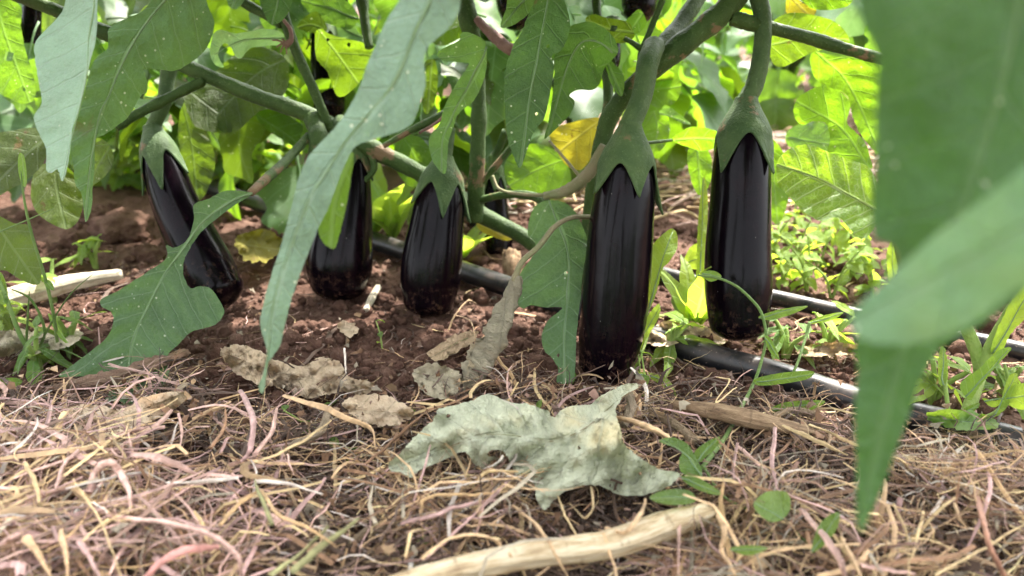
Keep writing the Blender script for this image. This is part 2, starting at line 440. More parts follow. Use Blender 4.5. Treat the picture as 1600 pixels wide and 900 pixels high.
def subdiv(V, Fc):
    V = [tuple(v) for v in V]; cache = {}; out = []
    def mid(a, b):
        k = (min(a, b), max(a, b))
        if k not in cache:
            m = (np.array(V[a]) + np.array(V[b])) / 2; m /= np.linalg.norm(m)
            cache[k] = len(V); V.append(tuple(m))
        return cache[k]
    for a, b, c in Fc:
        x, y, z = mid(a, b), mid(b, c), mid(c, a)
        out += [(a, x, z), (b, y, x), (c, z, y), (x, y, z)]
    return np.array(V), out
ICO2_V, ICO2_F = subdiv(ICO_V, ICO_F)
ICO3_V, ICO3_F = subdiv(ICO2_V, ICO2_F)
ICO4_V, ICO4_F = subdiv(ICO3_V, ICO3_F)

def crumbs():
    Vs = []; Fs = []; off = 0
    for i in range(13000):
        px = RNG.uniform(-250, 1850); py = 330 + 330 * RNG.random() ** 0.9 if i < 11000 else RNG.uniform(640, 960)
        p = G(px, py)
        r = min(0.012, 0.0013 * math.exp(abs(RNG.normal()) * 0.8))
        if noise.noise(Vector((p.x * 6, p.y * 6, 4))) < -0.05 and r < 0.003: r *= 0.7
        big = r > 0.0032
        bv, bf = (ICO2_V, ICO2_F) if big else (ICO_V, ICO_F)
        sc = RNG.uniform(0.7, 1.15, 3)
        v = bv * (1 + RNG.normal(0, 0.13, (len(bv), 1))) * sc * r
        a = RNG.uniform(0, 6.28); ca, sa = math.cos(a), math.sin(a)
        v = v @ np.array([[ca, -sa, 0], [sa, ca, 0], [0, 0, 1]])
        v = v + np.array((p.x, p.y, gz(p.x, p.y) + r * 0.35))
        Vs.append(v); Fs += [(q[0] + off, q[1] + off, q[2] + off) for q in bf]; off += len(v)
    o = build('soil_crumbs', np.vstack(Vs), Fs, MAT['soil'], loc=(0, 0.7, 0))
    tag(o, 'loose crumbs of red brown soil scattered over the bed', 'soil', kind='stuff')
crumbs()

def clod(px, py, wpx, label, seed):
    p = G(px, py); r = wpx * GD(py) / F / 2
    rg = np.random.default_rng(seed); V = []
    sx, sy, sz = rg.uniform(0.85, 1.15), rg.uniform(0.8, 1.1), rg.uniform(0.6, 0.85)
    for v in ICO4_V:
        q = Vector(v)
        d = 1 + 0.30 * noise.noise(q * 1.7 + Vector((seed, 0, 0))) + 0.18 * noise.noise(q * 4.5 + Vector((0, seed, 0))) + 0.08 * noise.noise(q * 12)
        V.append((p.x + v[0] * r * d * sx, p.y + v[1] * r * d * sy, gz(p.x, p.y) + r * 0.35 + v[2] * r * d * sz))
    tag(build('soil_clod', V, ICO4_F, MAT['soil']), label, 'soil clod', 'clods of red soil')
for a in [(190, 368, 85, 'big crumbly soil clod left of the leaning eggplant', 1), (120, 385, 50, 'soil clod beside the hanging olive leaves at left', 2),
          (90, 425, 44, 'soil clod behind the bleached white stalk', 3), (230, 405, 40, 'small soil clod above the lobed leaf at left', 4),
          (150, 345, 46, 'soil clod farthest back in the left of the bed', 5), (1290, 520, 26, 'small soil clod in front of the rear drip pipe', 6),
          (560, 440, 26, 'small soil clod between the second and third eggplants', 8),
          (600, 475, 30, 'small soil clod left of the third eggplant tip', 9), (455, 470, 34, 'soil clod under the blurred hanging leaf', 10)]:
    clod(*a)

# ------------------------------------------------------------------ drip pipes
def pipe(pts, r, label):
    path = [G(x, y, r * 0.95) for x, y in pts]
    path = crom([tuple(p) for p in path], 14)
    o = build('drip_pipe', *tube(path, [r], 20), MAT['pipe'])
    tag(o, label, 'pipe', 'drip irrigation pipes')
pipe([(-500, 62), (60, 212), (250, 268), (385, 312), (480, 343), (620, 388), (760, 436), (900, 484), (1080, 548), (1220, 588), (1340, 628), (1480, 664), (1600, 695), (1750, 738), (2000, 812), (2400, 925)], 0.0125, 'front black drip pipe running past the foot of the eggplants')
pipe([(-120, 118), (420, 262), (625, 318), (800, 362), (1050, 432), (1200, 463), (1320, 490), (1480, 524), (1600, 550), (1780, 594), (2100, 672), (2600, 790)], 0.0092, 'rear black drip pipe with a sunlit top beside the lime weeds')

# ================================================================== egg plant fruit
def sinterp(x, xs, ys):
    """smooth interpolation through stations"""
    return np.interp(x, xs, ys)

def fruit(label, axis, widths, d0, d1, stalk=None, sd=0, lobes=5, cal=0.30, caltop=0.16, stw=24, name='eggplant', closed_top=False, off_ang=0.3):
    n = len(axis)
    ax = np.array([tuple(P(x, y, d0 + (d1 - d0) * i / (n - 1))) for i, (x, y) in enumerate(axis)])
    rad = np.array([w / 2 * (d0 + (d1 - d0) * i / (n - 1)) / F for i, w in enumerate(widths)])
    A = crom(ax, 10); R = crom(rad[:, None], 10)[:, 0]
    seg = np.r_[0, np.cumsum(np.linalg.norm(np.diff(A, axis=0), axis=1))]
    S = seg[-1]
    # rounded far end
    dirn = (A[-1] - A[-4]); dirn /= np.linalg.norm(dirn)
    R1 = R[-1]; capn = 9
    extraA = [A[-1] + dirn * R1 * 0.62 * math.sin(t) for t in np.linspace(0, math.pi / 2, capn)[1:]]
    extraR = [R1 * max(0.0, math.cos(t)) for t in np.linspace(0, math.pi / 2, capn)[1:]]
    s1 = 0.10 * S
    R = np.where(seg < s1, R * np.maximum(0.02, (np.clip(seg / s1, 0, 1)) ** 0.45), R)
    path = np.vstack([A, np.array(extraA)]); rr = np.r_[R, extraR]; rr[-1] = 0.0003
    sides = 72
    t = np.gradient(path, axis=0); t /= np.linalg.norm(t, axis=1)[:, None]
    side = np.array((1.0, 0, 0))
    V = []; Fc = []
    frames = []
    for i in range(len(path)):
        nx = side - t[i] * (side @ t[i]); nx /= np.linalg.norm(nx); ny = np.cross(t[i], nx); frames.append((nx, ny))
        for k in range(sides):
            a = 2 * math.pi * k / sides
            w = 1 + 0.0025 * math.cos(8 * a + sd * 3 + 0.5 * math.sin(3 * a)) + 0.018 * math.cos(3 * a + sd) + 0.012 * math.cos(2 * a + sd * 2 + i * 0.02) + 0.010 * noise.noise(Vector((math.cos(a) * 1.3, math.sin(a) * 1.3, i * 0.06 + sd)))
            V.append(path[i] + (nx * math.cos(a) + ny * math.sin(a)) * rr[i] * w)
    m = len(path)
    for i in range(m - 1):
        for k in range(sides):
            a = i * sides + k; b = i * sides + (k + 1) % sides
            Fc.append((a, a + sides, b + sides, b))
    Fc.append(tuple(range(sides))); Fc.append(tuple(range(m * sides - 1, (m - 1) * sides - 1, -1)))
    base = path[-1]
    th = thing(name, label, 'eggplant', tuple(base), 'eggplants hanging on the plant')
    build('body', np.array(V), Fc, MAT['skin'], th)
    if closed_top: return th
    # calyx
    up = A[0] - A[3]; up /= np.linalg.norm(up)
    h = caltop * S
    rs = stw / 2 * d0 / F
    CV = []; CF = []; cs = 110; rows = 30
    Rs1 = float(np.interp(s1, seg, R))
    rg = np.random.default_rng(sd + 50)
    ll = rg.uniform(0.65, 1.2, lobes)
    for j in range(rows):
        q = j / (rows - 1)
        for k in range(cs):
            a = 2 * math.pi * k / cs
            lp = (a / (2 * math.pi) * lobes + off_ang) % lobes
            tri = abs((lp % 1) - 0.5) * 2            # 0 at a lobe's tip line, 1 in the gap
            lob = 0.62 * (math.cos(math.pi * tri) + 1) / 2 + 0.42 * (1 - tri) ** 5
            L = S * cal * (0.42 + 0.95 * lob * ll[int(lp)])
            s = -h + q * (h + L)
            if s <= s1:
                x = (s + h) / (s1 + h); x = max(0, x)
                e = math.sin(x * math.pi / 2) ** 1.5
                rc = rs + (Rs1 * 1.02 + 0.0018 - rs) * e
            else:
                rc = float(np.interp(s, seg, R)) * 1.02 + 0.0016
            edge = max(0.0, (q - 0.86) / 0.14)
            rc += edge * (0.0006 + 0.0045 * lob ** 3 * ll[int(lp)])
            rc *= 1 + 0.03 * math.cos(a * lobes * 1.0 + off_ang * 6) * (1 - q) + 0.02 * noise.noise(Vector((math.cos(a) * 3, math.sin(a) * 3, q * 5 + sd)))
            if s < 0:
                c = A[0] + up * (-s); nx, ny = frames[0]
            else:
                i = min(len(A) - 1, int(np.searchsorted(seg, s))); c = np.array([np.interp(s, seg, A[:, z]) for z in range(3)]); nx, ny = frames[i]
            CV.append(c + (nx * math.cos(a) + ny * math.sin(a)) * rc)
    for j in range(rows - 1):
        for k in range(cs):
            a = j * cs + k; b = j * cs + (k + 1) % cs
            CF.append((a, a + cs, b + cs, b))
    o = build('calyx', np.array(CV), CF, MAT['calyx'], th)
    md = o.modifiers.new('thick', 'SOLIDIFY'); md.thickness = 0.0018; md.offset = 1
    if stalk:
        top = A[0] + up * (h * 0.9)
        pts = [tuple(top - up * h * 0.35), tuple(top)] + [tuple(P(x, y, d)) for x, y, d in stalk[0]]
        ra = [w / 2 * d0 / F for w in stalk[1]]
        build('stalk', *tube(crom(pts, 8), ra, 14, rough=0.06, seed=sd), MAT['calyx'], th)
    return th

fruit('largest dark purple eggplant, in the centre, its tip on the soil', [(982, 232), (977, 290), (971, 350), (966, 410), (961, 470), (953, 530), (944, 572)],
      [70, 92, 101, 105, 107, 100, 82], 0.655, 0.675, ([(1003, 150, .66), (1012, 100, .67), (1022, 72, .69)], [34, 33, 33, 35, 36]), sd=1, cal=0.18, caltop=0.12, stw=34, off_ang=0.45)
fruit('glossy eggplant hanging alone at right under its wide calyx', [(1164, 188), (1160, 250), (1157, 320), (1154, 390), (1154, 450), (1155, 505)],
      [70, 86, 93, 99, 102, 90], 0.700, 0.700, ([(1180, 130, .70), (1190, 80, .70), (1192, 30, .70), (1180, -25, .70)], [30, 29, 28, 26, 28]), sd=2, cal=0.21, caltop=0.11, stw=34, off_ang=0.94, lobes=4)
fruit('leaning eggplant at far left behind the lobed leaf', [(244, 222), (256, 265), (275, 320), (301, 375), (327, 425), (346, 456)],
      [44, 60, 69, 77, 82, 70], 0.82, 0.79, ([(256, 160, .82), (262, 120, .82), (266, 95, .82)], [24, 22, 22, 26]), sd=3, cal=0.26, caltop=0.10, stw=28, off_ang=0.3)
fruit('plump eggplant half hidden behind the blurred hanging leaf', [(548, 232), (545, 280), (541, 330), (535, 380), (531, 420), (530, 443)],
      [50, 68, 82, 97, 102, 88], 0.84, 0.845, ([(545, 205, .83), (530, 190, .81)], [22, 22, 24]), sd=4, cal=0.2, caltop=0.1, stw=24)
fruit('third eggplant from the left, standing in the soil between two others', [(692, 268), (688, 310), (682, 355), (676, 400), (672, 440), (670, 470)],
      [54, 76, 86, 94, 93, 80], 0.80, 0.805, ([(697, 235, .80), (702, 200, .80)], [26, 22, 20]), sd=5, cal=0.24, caltop=0.12, stw=30, off_ang=0.45)
fruit('small eggplant far behind, beside the yellow leaf scrap', [(772, 262), (773, 300), (775, 340), (778, 370), (780, 392)],
      [24, 34, 40, 44, 40], 1.03, 1.03, ([(778, 235, 1.02), (790, 205, 1.0)], [14, 12, 12]), sd=6, cal=0.3, caltop=0.14, stw=18)
fruit('eggplant cut off by the top edge, above the central stem', [(1002, -120), (1000, -70), (1000, -20), (998, 10), (996, 20)],
      [50, 56, 58, 54, 46], 0.95, 0.95, None, sd=7)
fruit('dark eggplant in shade behind the leaf stalks at upper left', [(505, 40), (508, 90), (512, 130), (514, 165), (514, 175)],
      [36, 46, 50, 50, 42], 1.0, 1.0, ([(500, 0, 1.0), (498, -30, 1.0)], [16, 14]), sd=8, stw=20, cal=0.25)
fruit('narrow eggplant in shade at the top left corner', [(52, -40), (50, 10), (48, 50), (46, 80), (45, 88)],
      [22, 26, 28, 28, 24], 1.0, 1.0, None, sd=9)
fruit('eggplant tip in shade above the dry twig', [(800, -70), (802, -20), (804, 10), (806, 34)],
      [50, 56, 54, 40], 0.92, 0.92, None, sd=10)
fruit('small dark eggplant behind the central leaf cluster', [(957, 40), (955, 70), (953, 95), (950, 112)],
      [24, 30, 32, 24], 0.86, 0.86, None, sd=11)

# ================================================================== leaves
def near_poly(pts, line):
    """arc length and signed distance of pts to polyline"""
    pts = np.asarray(pts, float); line = np.asarray(line, float)
    L = np.r_[0, np.cumsum(np.linalg.norm(np.diff(line, axis=0), axis=1))]
    best = np.full(len(pts), 1e18); bu = np.zeros(len(pts)); bs = np.zeros(len(pts))
    for i in range(len(line) - 1):
        a, b = line[i], line[i + 1]; ab = b - a; l2 = ab @ ab + 1e-9
        t = (pts - a) @ ab / l2
        tc = np.clip(t, 0 if i else -5, 1 if i < len(line) - 2 else 5)
        q = a + tc[:, None] * ab; d = pts - q; dd = (d * d).sum(1)
        cr = ab[0] * (pts[:, 1] - a[1]) - ab[1] * (pts[:, 0] - a[0])
        m = dd < best
        best[m] = dd[m]; bu[m] = L[i] + tc[m] * math.sqrt(l2); bs[m] = np.sign(cr[m])
    return bu, bs * np.sqrt(best), L[-1]

def tri_fill(outline, step, jag=0.0, seed=0, sub=None, ragged=0.0, holes=()):
    rg = np.random.default_rng(seed)
    o = np.asarray(outline, float)
    per = np.linalg.norm(np.roll(o, -1, 0) - o, axis=1).mean()
    O = crom(o, max(2, int(round(per / (step * 0.6)))) if sub is None else sub, True)
    if ragged:
        c = O.mean(0)
        k = np.array([noise.noise(Vector((p[0] * 0.11, p[1] * 0.11, seed))) + 0.6 * noise.noise(Vector((p[0] * 0.3, p[1] * 0.3, seed))) for p in O])
        O = O + (O - c) / (np.linalg.norm(O - c, axis=1)[:, None] + 1e-6) * (k * ragged)[:, None]
    if jag: O = O + rg.normal(0, jag, O.shape)
    mn, mx = O.min(0), O.max(0)
    gx = np.arange(mn[0], mx[0], step); gy = np.arange(mn[1], mx[1], step * 0.87)
    pts = np.array([(x + (step / 2 if j % 2 else 0), y) for j, y in enumerate(gy) for x in gx])
    pts = pts + rg.normal(0, step * 0.12, pts.shape)
    # keep points inside and off the edge
    x, y = pts[:, 0], pts[:, 1]; ins = np.zeros(len(pts), bool); dmin = np.full(len(pts), 1e9)
    for i in range(len(O)):
        a, b = O[i], O[(i + 1) % len(O)]
        c = ((a[1] > y) != (b[1] > y))
        xi = (b[0] - a[0]) * (y - a[1]) / (b[1] - a[1] + 1e-12) + a[0]
        ins ^= c & (x < xi)
        dmin = np.minimum(dmin, (x - a[0]) ** 2 + (y - a[1]) ** 2)
    keep = ins & (dmin > (step * 0.45) ** 2)
    rings = []
    for hx, hy, hr in holes:
        keep &= ((x - hx) ** 2 + (y - hy) ** 2) > (hr * 1.35) ** 2
        rings.append(np.array([(hx + hr * (1 + 0.3 * math.sin(3 * k + hx)) * math.cos(k * 0.571), hy + hr * (1 + 0.25 * math.cos(2 * k + hy)) * math.sin(k * 0.571)) for k in range(11)]))
    pts = pts[keep]
    if rings: pts = np.vstack([pts] + rings)
    allp = [Vector((float(p[0]), float(p[1]))) for p in np.vstack([O, pts])]
    r = delaunay_2d_cdt(allp, [], [list(range(len(O)))], 1, 1e-5)
    VV = np.array([(v.x, v.y) for v in r[0]]); FF = [tuple(f) for f in r[2]]
    for hx, hy, hr in holes:
        FF = [f for f in FF if (VV[list(f), 0].mean() - hx) ** 2 + (VV[list(f), 1].mean() - hy) ** 2 > (hr * 0.8) ** 2]
    return VV, FF

LEAFN = [0]
def leaf(parent, outline, rib, d0, d1, mat='leaf', tilt=0.0, cup=0.0, wave=0.004, step=9, ground=None, jag=0.3, ribw=5.0,
         label=None, name='leaf', top=None, seedz=None, crinkle=0.0, fold=0.0, ribmat='rib', zf=None, corr=0.0015, ragged=0.0, holes=()):
    """leaf traced in photo pixels; d0, d1 view depth at the rib's two ends (or height above the ground with ground=True)"""
    LEAFN[0] += 1; sd = LEAFN[0]
    V2, Fc = tri_fill(outline, step, jag, sd, ragged=ragged, holes=holes)
    rl = crom(rib, 6)
    u, v, L = near_poly(V2, rl)
    t = np.clip(u / L, -0.15, 1.15)
    dref = (d0 + d1) / 2 if not ground else GD(np.mean([p[1] for p in outline]), 0.02)
    m = dref / F
    d = d0 + (d1 - d0) * t + tilt * v * m + cup * (v * m) ** 2 / 0.05
    W = []
    ph = sd * 1.7
    for i in range(len(V2)):
        q = Vector((V2[i][0] * m * 26, V2[i][1] * m * 26, ph))
        w = wave * (noise.noise(q) + 0.45 * noise.noise(q * 2.7))
        if crinkle: w += crinkle * (abs(noise.noise(q * 3.1)) + 0.5 * abs(noise.noise(q * 7.3)) - 0.35)
        vb = abs(v[i]) * m
        w += fold * vb + corr * math.sin((u[i] * m - 0.8 * vb) / 0.022 * 6.283 + (3.14 if v[i] > 0 else 0)) * min(1, vb / 0.012)
        if ground:
            z = d[i] + w
            if zf: z += zf(V2[i][0], V2[i][1])
            W.append(G(V2[i][0], V2[i][1], max(0.003, z)))
        else:
            W.append(P(V2[i][0], V2[i][1], d[i] + w))
    luv = np.stack([u * m, v * m, np.full(len(u), sd * 0.37)], 1)
    # outward faces towards the camera
    a, b, c = (np.array(W[i]) for i in Fc[len(Fc) // 2][:3])
    nrm = np.cross(b - a, c - a)
    if nrm @ (np.array((0, 0, CAM_H)) - a) < 0: Fc = [f[::-1] for f in Fc]
    o = build(name, W, Fc, MAT[mat], parent, luv=luv)
    if label: o['label'] = label
    if ribw and mat not in ('leaf_lime', 'leaf_olive', 'leaf_yellow'):
        ru = np.linspace(0, 1, len(rl))
        pts = []
        for k in range(len(rl)):
            # sit on the blade: nearest vertex depth
            j = int(np.argmin(((V2 - rl[k]) ** 2).sum(1)))
            pts.append(Vector(W[j]) + (Vector((0, 0, CAM_H)) - Vector(W[j])).normalized() * 0.0003)
        pp = np.array([tuple(p) for p in pts]); 
        pp[1:-1] = (pp[:-2] + pp[1:-1] * 2 + pp[2:]) / 4
        build('midrib', *tube(crom(pp[::3] if len(pp) > 8 else pp, 3), [ribw * m * 0.34, ribw * m * 0.10], 6), MAT[ribmat], o)
    return o

def stick(parent, name, pts, w, mat, sides=12, rough=0.05, n=8, flat=1.0, label=None):
    """tube through (px, py, depth); w in photo pixels"""
    p3 = [tuple(P(x, y, d)) for x, y, d in pts]; dm = np.mean([p[2] for p in pts])
    ww = [k * dm / F / 2 for k in (w if isinstance(w, (list, tuple)) else [w])]
    if name in ('stem', 'branch', 'side_shoot') and mat == 'stem':
        n = 16; m = (len(pts) - 1) * n + 1; g = np.random.default_rng(int(pts[0][0] * 7 + pts[0][1]) % 9999 + 10000)
        tt = np.linspace(0, 1, m); base = np.interp(tt, np.linspace(0, 1, len(ww)), ww)
        for c in g.uniform(.08, .95, max(1, len(pts) // 2)): base = base * (1 + g.uniform(.12, .28) * np.exp(-((tt - c) * m / 5.0) ** 2))      # swollen nodes
        ww = list(base * (1 + 0.03 * np.sin(tt * m * .5))); rough = 0.08
    o = build(name, *tube(crom(p3, n), ww, sides, rough=rough, seed=len(pts), flat=flat), MAT[mat], parent)
    if label: o['label'] = label
    return o

# generic leaves (for crowns and plants behind), built once, local space: along +X, face up +Z
def generic_leaf(kind, sd, L=0.15, matname='leaf', petiole=True):
    rg = np.random.default_rng(sd)
    N = 15; up = []; dn = []
    for i in range(N + 1):
        t = i / N
        if kind == 'egg':
            w = 0.40 * math.sin(math.pi * min(1, t ** 0.72)) ** 0.75 * (1 - 0.22 * t)
            lob = 0.055 * math.sin(2 * math.pi * 3.1 * t + sd) * (1 if 0.1 < t < 0.92 else 0.2)
        elif kind == 'oval':
            w = 0.30 * math.sin(math.pi * t ** 0.9) ** 0.8; lob = 0
        else:       # lance
            w = 0.13 * math.sin(math.pi * t ** 0.8) ** 0.8; lob = 0.01 * math.sin(20 * t)
        up.append((t, max(0.004, w + lob * rg.uniform(0.6, 1.3)))); dn.append((t, -max(0.004, w - lob * rg.uniform(0.6, 1.3))))
    out = [(x * 100, y * 100) for x, y in up[:-1]] + [(102, 0)] + [(x * 100, y * 100) for x, y in dn[-2:0:-1]]
    V2, Fc = tri_fill(out, 7.5 if kind == 'egg' else 10, 0.25 if kind == 'egg' else 0, sd, sub=2 if kind == 'egg' else 1)
    bend = rg.uniform(0.5, 1.1); foldv = rg.uniform(0.10, 0.35)
    V = []; uv = []; K = 0.15 if kind == 'egg' else 0.035      # blade length in metres for the vein pattern
    for x, y in V2:
        t = x / 100; a = bend * t
        cx = L * (math.sin(a) / bend if bend else t); cz = -L * (1 - math.cos(a)) / bend
        z = cz + foldv * abs(y) / 100 * L + 0.05 * L * noise.noise(Vector((t * 3, y / 30, sd))) + 0.022 * L * math.sin(14 * t + (2 if y > 0 else 0)) * abs(y) / 30
        V.append((cx, y / 100 * L, z)); uv.append((t * K, y / 100 * K, sd * 0.21))
    V = np.array(V); uv = np.array(uv)
    if petiole:
        pl = L * (0.38 if kind == 'egg' else 0.15)
        tv, tf = tube(crom([(-pl, 0, -0.10 * pl), (-pl * 0.5, 0, 0.03 * pl), (0, 0, 0), (L * 0.25, 0, L * 0.25 * -0.12)], 3), [0.016 * L, 0.010 * L], 5)
        Fc = Fc + [tuple(i + len(V) for i in f) for f in tf]
        uv = np.vstack([uv, np.tile((0.01, 0.0, 0.3), (len(tv), 1))]); V = np.vstack([V, tv])
    me_o = build('leaf', V, Fc, MAT[matname], None, luv=uv, loc=(0, 0, 0), local=True)
    me = me_o.data; bpy.data.objects.remove(me_o)
    return me
GL = {}
for mk in ('leaf', 'leaf_dark', 'leaf_lime', 'leaf_olive', 'leaf_pale', 'leaf_yellow'):
    GL[mk] = [generic_leaf('egg', 3 + i * 5 + len(mk), 1.0, mk + '_far') for i in range(3)]
GW = {k: [generic_leaf('oval', 40 + i, 1.0, k) for i in range(3)] for k in ('weed', 'weed_lime')}
GLN = {k: [generic_leaf('lance', 60 + i, 1.0, k) for i in range(2)] for k in ('weed', 'weed_lime')}

def put_leaf(parent, me, pos, size, az, pitch, roll, name='leaf'):
    o = bpy.data.objects.new(name, me); COL.objects.link(o)
    o.parent = parent
    o.location = Vector(pos) - origin(parent)
    o.rotation_euler = (roll, pitch, az); o.scale = (size,) * 3
    return o

def mesh_arrays(me):
    V = np.empty(len(me.vertices) * 3, np.float32); me.vertices.foreach_get('co', V)
    A = np.empty(len(me.vertices) * 3, np.float32); me.attributes['luv'].data.foreach_get('vector', A)
    return V.reshape(-1, 3), [tuple(p.vertices) for p in me.polygons], A.reshape(-1, 3)
def foliage_mass(parent, name, items, mat):
    """many leaves in one mesh: items = (mesh, pos, size, az, pitch, roll)"""
    cache = {}; Vs = []; Fs = []; As = []; off = 0
    for me, pos, size, az, pitch, roll in items:
        if me.name not in cache: cache[me.name] = mesh_arrays(me)
        v, f, a = cache[me.name]
        R = np.array(Euler((roll, pitch, az)).to_matrix()) * size
        Vs.append(v @ R.T + np.array(pos)); As.append(a + [0, 0, random.random() * 9])
        Fs += [tuple(i + off for i in q) for q in f]; off += len(v)
    o = build(name, np.vstack(Vs), Fs, mat, parent, luv=np.vstack(As))
    o['kind'] = 'stuff'
    return o

# ================================================================== the egg plant in front
plant_base = G(915, 492)
plant = thing('eggplant_plant', 'green eggplant bush in front with spreading branches, big dusty leaves and dark fruit', 'plant', tuple(plant_base))
stick(plant, 'stem', [(915, 505, .80), (917, 440, .79), (922, 350, .775), (935, 260, .75), (950, 190, .735), (985, 140, .72), (1035, 95, .71), (1085, 55, .705), (1130, 18, .70), (1170, -30, .70)],
      [32, 30, 28, 28, 29, 31, 31, 30], 'stem', 16)
stick(plant, 'branch', [(880, 440, .83), (830, 378, .85), (745, 332, .86), (690, 292, .855), (640, 262, .845), (560, 222, .83), (490, 182, .815), (400, 150, .81), (300, 108, .80), (220, 72, .80), (150, 45, .79), (60, 5, .78), (-40, -30, .78)],
      [26, 26, 26, 27, 27, 25, 24, 22, 21, 20, 19], 'stem', 14)
stick(plant, 'branch', [(742, 345, .855), (744, 290, .84), (747, 220, .835), (748, 150, .83), (742, 80, .82), (732, 30, .81), (720, -30, .80)], [28, 26, 22, 22, 24, 26], 'stem', 12)
stick(plant, 'branch', [(1143, 28, .70), (1180, 38, .70), (1260, 58, .71), (1340, 82, .71), (1400, 98, .71), (1500, 130, .70)], [22, 19, 18, 18, 17], 'stem', 12)
stick(plant, 'branch', [(1022, 90, .715), (1050, 55, .74), (1085, 5, .76), (1100, -30, .77)], [24, 26, 28], 'stem', 12)
stick(plant, 'branch', [(938, 300, .80), (943, 240, .80), (950, 170, .80), (948, 110, .80), (935, 40, .80), (930, -20, .8)], [16, 16, 14, 14], 'stem', 10)
stick(plant, 'branch', [(490, 185, .815), (497, 215, .80), (490, 250, .79), (478, 300, .78)], [32, 26, 20, 14], 'stem', 10)
stick(plant, 'side_shoot', [(180, 198, .77), (215, 178, .78), (260, 155, .79), (318, 126, .80)], [13, 15, 16], 'stem', 10)
stick(plant, 'side_shoot', [(512, 195, .815), (490, 140, .80), (465, 85, .79), (442, 20, .785), (436, -20, .78)], [16, 16, 17, 17], 'stem', 10)
stick(plant, 'side_shoot', [(440, 38, .785), (400, 15, .79), (365, -5, .79)], [14, 14], 'stem', 10)
stick(plant, 'side_shoot', [(577, 75, .84), (571, 40, .84), (564, -15, .84)], [14, 15, 16], 'stem', 10)
stick(plant, 'side_shoot', [(1000, 190, .72), (1010, 130, .71), (1000, 90, .705), (1015, 50, .70), (1035, 0, .69)], [10, 9, 9, 10], 'stem', 8)
stick(plant, 'side_shoot', [(975, 60, .70), (990, 68, .70), (1008, 82, .705)], [7, 8, 8], 'stem', 8)
stick(plant, 'side_shoot', [(560, 215, .83), (585, 260, .83), (560, 290, .83), (545, 300, .83)], [9, 8, 8], 'stem', 8)
stick(plant, 'side_shoot', [(700, 175, .80), (660, 195, .80), (640, 205, .81), (600, 228, .82)], [12, 10, 9], 'stem', 8)
stick(plant, 'side_shoot', [(747, 292, .84), (770, 265, .83), (800, 228, .82), (815, 212, .81)], [10, 9, 8], 'stem', 8)
stick(plant, 'side_shoot', [(752, 312, .84), (790, 304, .82), (830, 306, .79), (855, 318, .76)], [12, 13, 12], 'stem', 8)
stick(plant, 'side_shoot', [(968, 148, .73), (960, 110, .72), (955, 88, .71)], [12, 10, 8], 'stem', 8)
stick(plant, 'side_shoot', [(940, 100, .70), (955, 120, .70), (975, 150, .71)], [7, 7, 9], 'stem', 8)
# withered petioles and a hanging shrivelled leaf
stick(plant, 'withered_stalk', [(945, 228, .70), (925, 265, .71), (905, 285, .715), (880, 300, .72), (850, 306, .73)], [18, 20, 20, 12], 'dry_stalk', 8, 0.2)
stick(plant, 'withered_stalk', [(850, 305, .75), (810, 303, .77), (780, 295, .79), (770, 275, .80)], [6, 5, 5], 'dry_stalk', 6, 0.2)
stick(plant, 'withered_stalk', [(921, 339, .69), (893, 340, .67), (866, 355, .66), (842, 385, .655), (815, 410, .65), (803, 440, .65)], [8, 8, 9, 10], 'dry_stalk', 8, 0.1)
stick(plant, 'withered_stalk', [(905, 275, .72), (880, 245, .73), (858, 220, .74)], [5, 4], 'dry_stalk', 6, 0.2)
stick(plant, 'twig', [(745, 30, .80), (770, 55, .79), (800, 78, .78), (830, 85, .78)], [12, 20, 16], 'brown_twig', 8, 0.25)
stick(plant, 'twig', [(725, 120, .79), (705, 150, .79), (690, 185, .79), (655, 208, .80)], [5, 5, 4], 'brown_twig', 6, 0.25)
stick(plant, 'withered_flower', [(442, 30, .77), (453, 45, .768), (455, 62, .766), (446, 70, .765)], [5, 6, 8, 12], 'brown_twig', 8, 0.25)
for k, e in enumerate([(425, 63), (432, 74), (438, 82), (448, 84), (440, 62)]):
    stick(plant, 'withered_flower', [(446, 70, .765), ((446 + e[0]) / 2, (70 + e[1]) / 2 - 3, .762), (e[0], e[1], .76)], [5, 3, 2], 'brown_twig', 5, 0.2)

